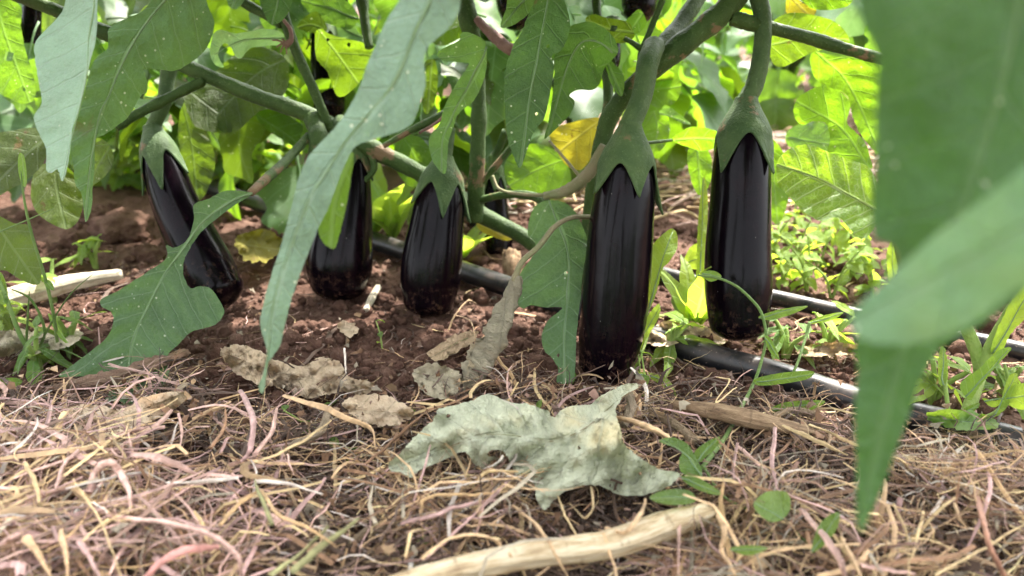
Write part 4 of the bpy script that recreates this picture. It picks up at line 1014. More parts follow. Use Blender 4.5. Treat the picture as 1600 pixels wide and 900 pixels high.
# ------------------------------------------------------------------ stems one can pick out of the litter
PINK = (0.68, 0.43, 0.36); RED = (0.66, 0.31, 0.27); TAN = (0.62, 0.41, 0.23); STRAW = (0.74, 0.54, 0.28); WHITE = (0.80, 0.69, 0.60)
BROWN = (0.30, 0.165, 0.09); OLIVE = (0.30, 0.29, 0.13); ORANGE = (0.62, 0.40, 0.20); MAUVE = (0.56, 0.35, 0.32); GREY = (0.44, 0.37, 0.27)
STEMS = [
 ([(140, 771), (147, 741), (170, 722), (189, 737), (204, 764), (208, 798)], 14, PINK, 'thick pink stem arched like a hairpin at left'),
 ([(208, 711), (242, 715), (280, 726), (306, 741)], 13, PINK, 'pink stem piece right of the hairpin arch'),
 ([(261, 756), (310, 753), (374, 745)], 8, WHITE, 'straight whitish stem right of the hairpin arch'),
 ([(181, 802), (242, 813), (302, 828), (340, 843), (370, 873), (374, 905)], 12, PINK, 'long pinkish stem curving down to the bottom edge at left'),
 ([(222, 906), (264, 870), (302, 858), (344, 851)], 15, RED, 'reddest thick stem at the bottom edge left'),
 ([(38, 840), (60, 866), (83, 905)], 15, TAN, 'blurred tan stem at the bottom left corner'),
 ([(113, 749), (144, 794), (170, 847), (195, 905)], 5, STRAW, 'long thin pale straw slanting down at lower left'),
 ([(-10, 764), (38, 766), (72, 771)], 13, PINK, 'pink stem entering at the left edge'),
 ([(125, 703), (98, 730), (83, 764)], 8, PINK, 'pink stem beside the flat yellowish leaf tip'),
 ([(170, 688), (211, 673), (257, 666)], 12, PINK, 'pink stem lying on the flat yellowish leaf'),
 ([(374, 609), (393, 654), (393, 700), (380, 722)], 11, MAUVE, 'mauve stem hooked below the pale crumpled leaf'),
 ([(280, 647), (284, 681), (281, 700)], 6, PINK, 'short upright pink stem right of the yellowish leaf'),
 ([(60, 696), (72, 666), (81, 624)], 8, MAUVE, 'mauve stem standing up below the rolled brown leaf'),
 ([(344, 821), (370, 790), (402, 767)], 8, ORANGE, 'orange straw rising to the right at lower left'),
 ([(400, 722), (438, 707), (476, 688), (517, 656)], 5, STRAW, 'thin straw rising left of the whitish leaf scrap'),
 ([(400, 752), (449, 756), (502, 771)], 7, WHITE, 'whitish stem lying level below the thin rolled leaf'),
 ([(411, 764), (434, 802), (476, 824), (528, 855)], 6, ORANGE, 'orange straw curling across the olive stalks'),
 ([(453, 896), (502, 855), (562, 809)], 14, OLIVE, 'olive green stalk, the right one of a pair'),
 ([(423, 896), (468, 866), (513, 824)], 12, OLIVE, 'olive green stalk, the left one of a pair'),
 ([(442, 620), (494, 632), (540, 651), (578, 670), (589, 703)], 11, TAN, 'thick tan stem bent down left of the big grey leaf'),
 ([(400, 711), (423, 677), (430, 639)], 11, PINK, 'pink stem leaning below the blurred leaf tip'),
 ([(627, 817), (687, 802), (740, 787), (793, 779)], 11, MAUVE, 'mauve stem lying below the big grey leaf'),
 ([(664, 870), (721, 824), (763, 783), (800, 745)], 9, MAUVE, 'long straight mauve twig slanting below the big grey leaf'),
 ([(661, 798), (664, 779), (687, 773), (740, 775), (793, 771)], 7, ORANGE, 'orange straw with a hooked end below the big grey leaf'),
 ([(744, 756), (759, 739), (800, 736), (830, 742)], 6, STRAW, 'pale straw tucked under the lower edge of the big grey leaf'),
 ([(657, 870), (702, 839), (751, 838), (778, 851), (797, 870)], 9, TAN, 'tan stem bowed above the long cream stick'),
 ([(585, 817), (578, 787), (585, 753)], 8, GREY, 'grey stem looped upright left of the mauve stem'),
 ([(630, 809), (629, 783), (634, 753)], 7, GREY, 'grey upright stem below the left tip of the big grey leaf'),
 ([(570, 726), (612, 690), (661, 649)], 8, BROWN, 'brown dry stem leaning against the big grey leaf'),
 ([(959, 653), (989, 658), (1019, 670), (1042, 685), (1072, 707)], 15, TAN, 'thick cream stem coming out behind the big grey leaf'),
 ([(1121, 802), (1132, 832), (1129, 858), (1150, 896)], 12, TAN, 'tan stem curving down at the end of the long stick'),
 ([(1064, 787), (1061, 840), (1057, 905)], 7, PINK, 'pink stem hanging across the long cream stick'),
 ([(1151, 692), (1147, 745), (1166, 775)], 6, MAUVE, 'thin mauve stem standing right of the bindweed leaves'),
 ([(1155, 696), (1178, 719), (1203, 743)], 8, PINK, 'pink stem slanting down right of the bindweed leaves'),
 ([(947, 828), (978, 830), (1000, 806), (1011, 779)], 9, TAN, 'tan stem curling up under the right tip of the big grey leaf'),
 ([(872, 771), (883, 805), (902, 843)], 4, STRAW, 'fine straw hanging below the lowest tip of the big grey leaf'),
 ([(925, 760), (928, 787), (913, 809), (887, 787)], 4, STRAW, 'fine looped straw under the big grey leaf'),
 ([(800, 790), (830, 813), (853, 839), (868, 866), (892, 905)], 8, TAN, 'flat tan straw bent over the long cream stick'),
 ([(943, 839), (955, 870), (966, 905)], 7, TAN, 'short tan straw lying across the long cream stick'),
 ([(1211, 669), (1208, 718), (1211, 764)], 8, MAUVE, 'upright mauve stem behind the small round bindweed leaf'),
 ([(1253, 794), (1283, 832), (1309, 873), (1323, 905)], 12, PINK, 'thick pale pink stem right of the round bindweed leaf'),
 ([(1313, 839), (1332, 873), (1348, 905)], 10, TAN, 'tan stem below the tip of the huge blurred leaf'),
 ([(1525, 764), (1536, 809), (1547, 858), (1568, 900)], 15, (0.40, 0.20, 0.13), 'thick rusty brown stem at lower right'),
 ([(1396, 787), (1415, 832), (1423, 900)], 5, STRAW, 'pale straw, left arm of a forked pair at lower right'),
 ([(1442, 802), (1430, 855), (1420, 880)], 5, STRAW, 'pale straw, right arm of a forked pair at lower right'),
 ([(1491, 787), (1498, 805), (1510, 828)], 6, TAN, 'tan stem with a knobbed end left of the rusty stem'),
 ([(1223, 666), (1275, 688), (1325, 711)], 8, STRAW, 'lower of two straws left of the huge blurred leaf'),
 ([(1264, 664), (1300, 678), (1345, 697)], 8, STRAW, 'upper of two straws left of the huge blurred leaf'),
 ([(1415, 677), (1479, 681), (1525, 692), (1605, 722)], 5, BROWN, 'thin brown stem under the pale weed at right'),
 ([(1460, 898), (1540, 855), (1605, 818)], 5, STRAW, 'long straight straw in the bottom right corner'),
 ([(1343, 881), (1390, 890), (1430, 900)], 12, PINK, 'pink stem lying level at the bottom edge right'),
 ([(1120, 590), (1140, 595), (1118, 628), (1150, 605)], 4, STRAW, 'tiny curled tendril above the wood splinter'),
 ([(538, 545), (540, 575), (544, 598)], 4, WHITE, 'upright white straw in front of the pale crumpled leaf'),
 ([(700, 515), (712, 490), (732, 470), (745, 475)], 4, TAN, 'curled tan tendril right of the third eggplant tip'),
 ([(712, 490), (735, 500), (742, 525), (738, 545)], 4, TAN, 'thin drooping tendril above the orange tan scrap'),
 ([(-8, 858), (14, 842), (34, 834)], 14, PINK, 'blurred pink stem in the bottom left corner touching the edge'),
 ([(96, 822), (102, 862), (104, 906)], 11, TAN, 'upright blurred tan stem at the bottom edge, left of the thin pale straw'),
 ([(126, 842), (140, 872), (154, 906)], 13, MAUVE, 'blurred mauve stem at the bottom edge beside the thin pale straw'),
 ([(40, 722), (55, 752), (60, 790)], 8, STRAW, 'short pale straw standing near the left edge'),
 ([(268, 640), (240, 668), (205, 690)], 9, PINK, 'pink stem crossing the flat yellowish leaf end'),
 ([(300, 655), (335, 640), (362, 628)], 8, TAN, 'tan stem between the yellowish and the pale crumpled leaf'),
 ([(330, 700), (350, 668), (352, 640)], 7, BROWN, 'dark brown stem standing left of the mauve hook'),
 ([(425, 818), (405, 770), (398, 752)], 8, OLIVE, 'short green stub left of the olive stalks'),
]
for i, (pts, w, c, lab) in enumerate(STEMS):
    g = np.random.default_rng(i + 900)
    n = len(pts); py0 = np.mean([p[1] for p in pts])
    zb = 0.016 + 0.026 * min(1, max(0, (py0 - 560) / 150)) + (.012 if pts[0][0] < 480 and py0 > 650 else 0)
    p3 = []
    for k, (x, y) in enumerate(pts):
        z = zb + g.uniform(-.003, .006) + (0.012 * math.sin(math.pi * k / (n - 1)) if n > 3 else 0.004)
        p3.append(tuple(G(x, y, z)))
    dm = GD(py0, zb); path = crom(p3, 7)
    kink = np.cumsum(g.normal(0, 0.00025, path.shape), axis=0); path = path + kink - kink.mean(0)      # never quite smooth
    ww = w * dm / F / 2
    V, Fc = tube(path, list(ww * np.interp(np.linspace(0, 1, len(path)), [0, .3, .7, 1], [g.uniform(.6, .9), .88, .78, g.uniform(.25, .6)]) * (1 + g.normal(0, .035, len(path))) * (1 + .22 * (g.random(len(path)) < .07))), 9, flat=g.uniform(.4, .75), twist=g.uniform(-3, 3), rough=0.14, seed=i)
    cc = np.array(c) * (1 + np.repeat(g.normal(0, 0.10, len(path)), 9)[:, None]) * (1 + np.tile(g.normal(0, 0.22, 9), len(path))[:, None])
    o = build('dry_straw', V, Fc, MAT['straw'], None, col=np.clip(cc, 0.01, 1), smooth=False)
    tag(o, lab, 'dry stem', 'dry stems in the litter')

# ------------------------------------------------------------------ the mat of litter itself (uncountable)
def litter():
    g = np.random.default_rng(77)
    pal = np.array([TAN, TAN, STRAW, STRAW, PINK, TAN, MAUVE, BROWN, BROWN, (0.18, 0.11, 0.08), GREY, WHITE, ORANGE, (0.40, 0.24, 0.18)])
    Vs = []; Fs = []; Cs = []; off = 0; SD = 4; NP = 11
    ring = np.array([(math.cos(2 * math.pi * k / SD), math.sin(2 * math.pi * k / SD)) for k in range(SD)])
    faces = [(i * SD + k, i * SD + (k + 1) % SD, (i + 1) * SD + (k + 1) % SD, (i + 1) * SD + k) for i in range(NP - 1) for k in range(SD)]
    for s in range(15500):
        px = g.uniform(-180, 1780)
        edge = 628 + (30 if 330 < px < 720 else 0) + 40 * noise.noise(Vector((px / 180, 0, 0))) if px < 1120 else np.interp(px, [1120, 1220, 1340, 1480, 1600, 1780], [632, 655, 682, 715, 742, 785])
        py = edge + (980 - edge) * g.random() ** 0.9 - (70 * g.random() ** 3 if g.random() < (.35 if px < 1120 else .12) else 0)
        strew = s % 29 == 3                              # single straws lying on the soil under the fruit
        if strew: py = g.uniform(400, 640)
        p = G(px, py, 0.0)
        if s >= 12800:          # the mat goes on beside and below the picture
            px, py = 800, 960
            p = Vector((g.uniform(-.85, .85), g.uniform(.12, .36), 0)) if s % 3 else Vector((math.copysign(g.uniform(.45, .9), g.normal()), g.uniform(.3, .5), 0))
        cl = noise.noise(Vector((p.x * 13, p.y * 17, 8))) + 0.45 * noise.noise(Vector((p.x * 34, p.y * 40, 2)))     # clumps and gaps
        if px < 300: cl += .25
        if s % 5 >= 2 and not strew and cl < g.uniform(-.22, .16): continue
        depthf = min(1.0, max(0.15, (py - edge + 25) / 130))
        pile = 0.017 * depthf * (1 + 0.5 * noise.noise(Vector((p.x * 9, p.y * 9, 3)))) + (0.014 if px < 250 and py > 760 else 0)
        under = s % 5 < 2 and s < 12800                   # lower layer, coloured dark for the shade deep in the tangle
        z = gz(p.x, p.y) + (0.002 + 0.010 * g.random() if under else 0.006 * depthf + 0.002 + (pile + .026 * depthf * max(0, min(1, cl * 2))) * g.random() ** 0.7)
        if strew: z = gz(p.x, p.y) + .003
        thin = strew or g.random() < 0.70
        r = g.uniform(0.0003, 0.0008) if thin else g.uniform(0.0009, 0.0018)
        if s % 3 == 0: r = g.uniform(.0002, .0005)
        if g.random() < (0.05 if px < 500 else 0.012): r = g.uniform(.0018, .0030)
        L = g.uniform(.03, .12) if thin else g.uniform(.05, .15)
        h = g.normal(0.0 if px > 1100 else 0.25, 0.9) + (math.pi if g.random() < .5 else 0); kx = g.normal(0, 14 if thin else 8); el = g.normal(0, 0.30)
        ke = g.normal(0, 16 if thin else 7)
        kk = int(g.integers(2, NP - 1)) if g.random() < .35 else -1
        pts = np.zeros((NP, 3)); q = np.array((p.x, p.y, z)); st = L / (NP - 1)
        for i in range(NP):
            pts[i] = q
            q = q + st * np.array((math.cos(h) * math.cos(el), math.sin(h) * math.cos(el), math.sin(el)))
            h += kx * st + g.normal(0, .22 if thin else .10); el += ke * st + g.normal(0, .2); el = max(-.9, min(.9, el)); kx += g.normal(0, 6)
            if i == kk: h += g.normal(0, .8); el += g.normal(0, .4)
        pts -= pts.mean(0) - np.array((p.x, p.y, z + .002))
        if strew: pts[:, 2] = z + .15 * (pts[:, 2] - z)
        low = pts[:, 2] < 0.0015
        pts[low, 2] = 0.0015 + 0.2 * (0.0015 - pts[low, 2])
        top = .058 if g.random() < .05 or (px < 260 and py > 760) else .026 if (590 < px < 1080 and 590 < py < 800) or py > 1010 - .19 * px + 30 and 520 < px < 1120 else .018 + (.014 + .03 * max(0, min(1, cl * 2))) * depthf
        hi = pts[:, 2] > top; pts[hi, 2] = top + .12 * (pts[hi, 2] - top)
        t = np.gradient(pts, axis=0); t /= np.linalg.norm(t, axis=1)[:, None] + 1e-9
        a = np.cross(t, (0, 0, 1.0)); a /= np.linalg.norm(a, axis=1)[:, None] + 1e-6
        b = np.cross(a, t)
        tw = g.uniform(0, 3); fl = g.uniform(.2, .75)
        rr = r * np.interp(np.linspace(0, 1, NP), [0, .15, .6, 1], [g.uniform(.3, .9), 1, .9, g.uniform(.1, .5)])
        V = pts[:, None, :] + (a[:, None, :] * ring[None, :, 0, None] + b[:, None, :] * ring[None, :, 1, None] * fl) * rr[:, None, None]
        Vs.append(V.reshape(-1, 3))
        k = int(g.integers(len(pal)))
        if px > 520 and k == 4 and g.random() < .7: k = 8
        if px < 480 and g.random() < .22: k = 4 + 2 * int(g.integers(2))
        if px > 1100 and g.random() < .5: k = int(g.choice([0, 2, 7, 8, 13, 10]))
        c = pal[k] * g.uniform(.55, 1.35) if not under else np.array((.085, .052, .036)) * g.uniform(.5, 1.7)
        Cs.append(np.clip(np.tile(c, (NP * SD, 1)) * np.repeat(1 + g.normal(0, .10, NP), SD)[:, None], .01, 1))
        Fs += [(f[0] + off, f[1] + off, f[2] + off, f[3] + off) for f in faces]; off += NP * SD
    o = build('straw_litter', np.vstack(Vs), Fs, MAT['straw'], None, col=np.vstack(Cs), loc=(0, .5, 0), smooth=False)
    tag(o, 'tangled mat of dry straw and pulled weed stems covering the foreground', 'straw', kind='stuff')
    # leaf crumbs
    Vs = []; Fs = []; Cs = []; off = 0
    for s in range(4200):
        px = g.uniform(-150, 1750); py = 560 + 400 * g.random() if s % 4 else g.uniform(380, 620)
        p = G(px, py); r = g.uniform(.0015, .006) * (1.3 if g.random() < .1 else 1)
        n = 7; z = gz(p.x, p.y) + (0.004 + .032 * g.random() if py > 630 else .003)
        ang = np.sort(g.uniform(0, 6.28, n)); rad = r * g.uniform(.5, 1.2, n)
        v = np.stack([np.cos(ang) * rad, np.sin(ang) * rad * g.uniform(.3, .8), g.normal(0, r * .35, n)], 1)
        v = np.vstack([[0, 0, r * .25], v]) @ np.array(Euler((g.normal(0, .5), g.normal(0, .5), g.uniform(0, 6.28))).to_matrix()).T + np.array((p.x, p.y, z))
        Vs.append(v); Fs += [(off, off + 1 + k, off + 1 + (k + 1) % n) for k in range(n)]; off += n + 1
        Cs.append(np.tile(pal[int(g.choice([0, 7, 8, 9, 10, 13, 8, 9]))] * g.uniform(.5, 1.05), (n + 1, 1)))
    o = build('leaf_crumbs', np.vstack(Vs), Fs, MAT['straw'], None, col=np.vstack(Cs), loc=(0, .5, 0))
    tag(o, 'crumbled bits of dead leaf strewn over soil and straw', 'leaf litter', kind='stuff')
litter()

# ================================================================== weeds
def weed(base, label, h=0.06, stems=3, leaves=5, size=0.022, kind='oval', mat='weed_lime', seed=0, spread=0.6, group='small weeds', name='weed'):
    g = np.random.default_rng(seed)
    base = Vector((base.x, base.y, gz(base.x, base.y)))
    t = thing(name, label, 'weed', tuple(base), group)
    pool = (GW if kind == 'oval' else GLN)[mat]
    for s in range(stems):
        az = g.uniform(0, 6.28); r = h * spread * g.uniform(.3, 1); hh = h * g.uniform(.55, 1.05)
        tip = base + Vector((math.cos(az) * r, math.sin(az) * r, hh)); mid = base + Vector((math.cos(az) * r * .3, math.sin(az) * r * .3, hh * .55))
        path = crom([tuple(base - Vector((0, 0, .004))), tuple(mid), tuple(tip)], 5)
        build('stem', *tube(path, [size * .075, size * .04], 6), MAT['weed_stem'], t)
        for k in range(leaves):
            f = (k + 1.2) / (leaves + .2); p = path[min(len(path) - 1, int(f * (len(path) - 1)))]
            put_leaf(t, pool[int(g.integers(len(pool)))], p, size * g.uniform(.65, 1.15), az + k * 2.4 + g.uniform(-.5, .5), g.uniform(-.5, .55), g.uniform(-.5, .5))
    return t
WPX = [(1222, 440), (1245, 405), (1262, 455), (1280, 420), (1300, 462), (1310, 395), (1330, 440), (1350, 410), (1365, 465), (1385, 430), (1290, 370), (1240, 365), (1340, 370), (1395, 480), (1205, 400), (1270, 390)]
order = sorted(range(len(WPX)), key=lambda i: WPX[i][0])
ordn = ['first', 'second', 'third', 'fourth', 'fifth', 'sixth', 'seventh', 'eighth', 'ninth', 'tenth', 'eleventh', 'twelfth', 'thirteenth', 'fourteenth', 'fifteenth', 'sixteenth', 'seventeenth', 'eighteenth', 'nineteenth', 'twentieth']
for k, i in enumerate(order):
    x, y = WPX[i]
    weed(G(x, y), 'lime green sunlit weed behind the rear pipe, %s from the left' % ordn[k], .055 + .02 * ((i * 7) % 5) / 5, 3, 5, .024, seed=i, group='sunlit weeds behind the rear pipe')
WL = [(130, 262), (170, 282), (260, 262), (285, 285), (325, 255), (350, 245), (405, 300), (205, 270), (235, 300), (190, 300), (360, 270), (395, 255), (420, 285), (440, 262), (180, 255), (340, 295), (375, 300), (150, 285), (225, 245)]
for k, i in enumerate(sorted(range(len(WL)), key=lambda i: WL[i][0])):
    x, y = WL[i]
    weed(G(x, y), 'low green weed in the left background, %s from the left' % ordn[k], .13, 4, 5, .058, mat='weed_lime' if i % 3 else 'weed', seed=40 + i, group='weeds in the left background')
WS = [(585, 372, 'lance', .14, 'upright pale weed rosette behind the third eggplant, left one'), (615, 378, 'lance', .12, 'upright pale weed rosette behind the third eggplant, right one'), (1085, 520, 'lance', .09, 'slim pale weed between the two large eggplants'), (720, 400, 'lance', .09, 'slim weed behind the right side of the third eggplant')]
for i, (x, y, kd, h, lab) in enumerate(WS):
    base = G(x, y); base.z = gz(base.x, base.y)
    t = thing('weed', lab, 'weed', tuple(base), 'upright weeds among the fruit')
    g = np.random.default_rng(70 + i)
    for k in range(7):
        az = k * 2.4 + g.uniform(-.3, .3)
        put_leaf(t, GLN['weed_lime'][k % 2], base, h * g.uniform(.8, 1.2), az, -g.uniform(.9, 1.4), g.uniform(-.3, .3))
SEED = [(560, 690, .02), (625, 862, .018), (598, 548, .03), (515, 615, .02), (485, 655, .016), (885, 600, .018), (830, 640, .014), (1010, 610, .025), (170, 615, .02), (1000, 590, .025), (640, 640, .02), (255, 645, .018)]
SL = ['seedling left of the big grey leaf', 'pair of tiny seed leaves above the long cream stick', 'upright seedling on the soil behind the pale crumpled leaf', 'green seedling on the pale crumpled leaf', 'seedling under the tan bent stem', 'clover like seedling at the foot of the largest eggplant', 'seedling in the notch of the big grey leaf', 'seedling right of the big grey leaf stalk', 'seedling under the rolled brown leaf', 'leafy seedling right of the largest eggplant tip', 'seedling beside the whitish mouldy scrap', 'seedling by the flat yellowish leaf']
for i, (x, y, h) in enumerate(SEED):
    p = G(x, y, .02 if y > 600 else 0)
    t = weed(p, SL[i], h + (.02 if y > 600 else 0), 1, 3, .013, mat='weed', seed=200 + i, group='seedlings in the litter', name='seedling')

WG = [(15, 525), (112, 548), (62, 578), (85, 470), (150, 420), (640, 350), (700, 352), (862, 335), (1042, 562), (1228, 556), (1292, 548), (1432, 602), (1562, 640), (1455, 640)]
for k, i in enumerate(sorted(range(len(WG)), key=lambda i: WG[i][0])):
    x, y = WG[i]
    weed(G(x, y), 'thin grassy weed sprout on the soil, %s from the left' % ordn[k], .045, 4, 2, .045, kind='lance', mat='weed' if k % 2 else 'weed_lime', seed=320 + i, spread=.5, group='grassy sprouts on the soil', name='grass_sprout')

# arching bindweed with arrow leaves at lower right
bw = thing('bindweed', 'bindweed vine arching in front of the right eggplant with green leaves by the stick', 'weed', tuple(G(1102, 725, .02)))
def vine(parent, pts, w, mat='vine_stem', name='stem'):
    return stick(parent, name, pts, w, mat, 7, 0.04)
vine(bw, [(1098, 735, .485), (1102, 725, .49), (1132, 685, .53), (1155, 643, .57), (1178, 598, .605), (1190, 563, .615), (1197, 527, .62), (1190, 490, .625), (1173, 467, .63), (1150, 447, .632), (1123, 435, .635), (1090, 430, .64)], [7, 6, 5, 5, 4])
vine(bw, [(1100, 730, .485), (1130, 775, .455), (1180, 800, .445), (1225, 812, .44)], [5, 4])
WV = dict(step=7, wave=0.002, jag=0.1, ribw=3)
for ol, rb, a, b in [
    ([(1030, 690), (1049, 683), (1072, 692), (1083, 707), (1095, 730), (1096, 745), (1080, 745), (1064, 737), (1061, 719), (1064, 704)], [(1094, 742), (1076, 712), (1034, 688)], .55, .57),
    ([(1085, 707), (1102, 692), (1125, 682), (1118, 700), (1102, 715), (1093, 722)], [(1090, 720), (1122, 685)], .56, .57),
    ([(1015, 778), (1030, 768), (1057, 764), (1080, 768), (1087, 783), (1064, 789), (1034, 787)], [(1086, 778), (1018, 778)], .535, .54),
    ([(1064, 745), (1087, 745), (1114, 760), (1126, 772), (1110, 772), (1080, 760)], [(1066, 746), (1124, 770)], .54, .53),
    ([(1178, 785), (1200, 768), (1230, 770), (1235, 794), (1223, 811), (1204, 815), (1185, 802)], [(1226, 812), (1182, 786)], .51, .51),
    ([(1268, 862), (1280, 820), (1300, 803), (1312, 802), (1308, 825), (1290, 850)], [(1270, 860), (1310, 804)], .48, .48),
    ([(1140, 858), (1165, 852), (1200, 856), (1170, 868)], [(1142, 860), (1198, 857)], .49, .49),
    ([(1098, 425), (1115, 423), (1128, 432), (1112, 440), (1100, 434)], [(1098, 429), (1126, 433)], .64, .635),
    ([(1185, 495), (1220, 483), (1262, 478), (1240, 490), (1205, 500)], [(1186, 497), (1260, 479)], .63, .63),
    ([(1265, 502), (1290, 492), (1318, 488), (1300, 500), (1270, 506)], [(1266, 504), (1316, 489)], .64, .64),
    ([(1180, 592), (1225, 582), (1270, 580), (1262, 592), (1220, 600), (1185, 602)], [(1182, 597), (1268, 584)], .60, .60),
    ([(1205, 640), (1230, 628), (1288, 626), (1270, 640), (1240, 648)], [(1206, 642), (1286, 628)], .57, .57),
    ([(1195, 525), (1205, 530), (1218, 560), (1210, 558), (1200, 545)], [(1196, 527), (1216, 558)], .615, .61)]:
    low = np.mean([q[1] for q in ol]) > 650
    if low: leaf(bw, ol, rb, .052, .060, 'weed', ground=True, **WV)
    else: leaf(bw, ol, rb, a, b, 'weed', **WV)
vine(bw, [(1265, 503, .64), (1258, 530, .635), (1245, 570, .615), (1232, 595, .61)], [5, 4])
vine(bw, [(1225, 812, .44), (1270, 858, .42)], [4, 3])

# grass weed at left
gw = thing('grass_weed', 'thin grass weed with narrow blades at the left edge', 'weed', tuple(G(52, 560)))
gd = GD(560) - .01
for pts, w in [([(52, 560, gd), (30, 520, gd - .01), (8, 460, gd - .02), (-5, 425, gd - .02)], 9), ([(52, 560, gd), (80, 505, gd - .03), (110, 460, gd - .05), (145, 428, gd - .06)], 5), ([(92, 560, gd), (85, 500, gd - .04), (72, 440, gd - .06), (48, 360, gd - .08), (36, 300, gd - .09), (33, 262, gd - .09)], 5),
               ([(52, 560, gd), (70, 520, gd - .02), (50, 470, gd - .04), (15, 450, gd - .06)], 5), ([(0, 362, gd - .1), (40, 345, gd - .1), (85, 325, gd - .1)], 6), ([(52, 560, gd), (90, 545, gd - .01), (130, 560, gd - .02)], 5), ([(40, 555, gd), (43, 500, gd - .03), (46, 455, gd - .05)], 4), ([(52, 560, gd), (52, 590, gd - .04), (40, 615, gd - .06)], 4)]:
    stick(gw, 'blade', pts, [w, w, w * .8, w * .3], 'vine_stem', 6, 0.0, flat=0.4)
for ol, rb, dd in [([(30, 240), (38, 245), (42, 275), (40, 292), (33, 285), (28, 262)], [(34, 242), (39, 290)], gd - .09), ([(0, 425), (10, 445), (12, 470), (2, 475), (-10, 450)], [(-8, 430), (6, 472)], gd - .02), ([(68, 435), (80, 440), (85, 453), (78, 452), (70, 445)], [(69, 437), (84, 452)], gd - .06),
                   ([(18, 590), (30, 555), (45, 545), (48, 552), (35, 572), (22, 586)], [(46, 548), (20, 588)], gd - .02), ([(75, 490), (88, 500), (100, 525), (108, 538), (95, 530), (82, 510)], [(76, 492), (106, 536)], gd - .03), ([(-10, 595), (20, 590), (35, 596), (20, 606), (-10, 605)], [(34, 597), (-8, 600)], gd - .05)]:
    leaf(gw, ol, rb, dd, dd, 'weed', step=5, wave=.001, jag=0, ribw=0)

# broad white veined leaf and the wild lettuce it belongs to, behind the right eggplant
lt = thing('wild_lettuce', 'wild lettuce weed with broad white veined leaf near the right edge', 'weed', tuple(G(1420, 470)))
leaf(lt, [(1213, 268), (1218, 246), (1243, 228), (1270, 227), (1300, 240), (1330, 250), (1358, 262), (1375, 300), (1372, 345), (1352, 372), (1335, 366), (1310, 340), (1280, 345), (1250, 325), (1228, 302), (1215, 286)], [(1378, 330), (1340, 312), (1295, 288), (1250, 268), (1216, 258)], .70, .72, 'veiny', tilt=0.2, step=8, label='broad leaf with a net of white veins', ribmat='weed_stem', ribw=7, fold=-.1)
stick(lt, 'stem', [(1420, 475, .82), (1410, 420, .78), (1395, 360, .73), (1378, 330, .70)], [12, 10, 8], 'weed_stem', 8)
leaf(lt, [(1385, 400), (1395, 375), (1405, 400), (1400, 430), (1390, 440)], [(1395, 440), (1395, 378)], .80, .80, 'weed_lime', ribw=3)

# lettuce weed at the foot of the largest egg plant
lw = thing('lettuce_weed', 'bright lettuce weed growing against the right side of the largest eggplant', 'weed', tuple(G(985, 582)))
leaf(lw, [(977, 582), (985, 560), (998, 520), (1008, 485), (1014, 440), (1016, 395), (1022, 380), (1036, 366), (1050, 357), (1058, 367), (1058, 387), (1047, 407), (1035, 420), (1030, 440), (1023, 465), (1010, 495), (1000, 530), (988, 568)], [(978, 580), (1005, 510), (1024, 440), (1050, 362)], .69, .735, 'weed_lime', step=6, wave=.003, ribw=6)
leaf(lw, [(980, 580), (992, 545), (1004, 510), (1018, 485), (1030, 475), (1031, 490), (1022, 510), (1008, 532), (995, 558)], [(980, 578), (1028, 480)], .675, .68, 'weed_lime', step=6, ribw=4)
leaf(lw, [(985, 583), (1010, 582), (1040, 590), (1055, 610), (1060, 640), (1050, 640), (1040, 610), (1020, 594)], [(986, 584), (1035, 595), (1056, 638)], .665, .635, 'weed_lime', step=5, ribw=4)
stick(lw, 'stem', [(985, 586, .675), (1000, 560, .68), (1020, 500, .70)], [6, 4], 'weed_stem', 6)
# tall pale strap leaf and stalk by the right egg plant
sw = thing('strap_weed', 'tall pale weed with a strap leaf just left of the right eggplant', 'weed', tuple(G(1092, 515)))
leaf(sw, [(1086, 515), (1084, 470), (1088, 420), (1090, 360), (1094, 310), (1100, 275), (1106, 310), (1104, 380), (1100, 440), (1096, 490)], [(1090, 512), (1096, 400), (1100, 280)], .765, .80, 'weed_lime', step=6, ribw=4)
leaf(sw, [(1068, 410), (1080, 385), (1098, 380), (1108, 400), (1100, 418), (1080, 420)], [(1070, 412), (1105, 398)], .82, .82, 'weed_lime', step=6, ribw=3)
stick(sw, 'stem', [(1030, 495, .80), (1050, 497, .79), (1075, 505, .77), (1090, 495, .765), (1108, 478, .765)], [9, 9, 8], 'weed_stem', 8)
stick(sw, 'stem', [(1068, 505, .78), (1052, 470, .79), (1060, 455, .79), (1080, 450, .79)], [7, 6, 8], 'weed_stem', 8)

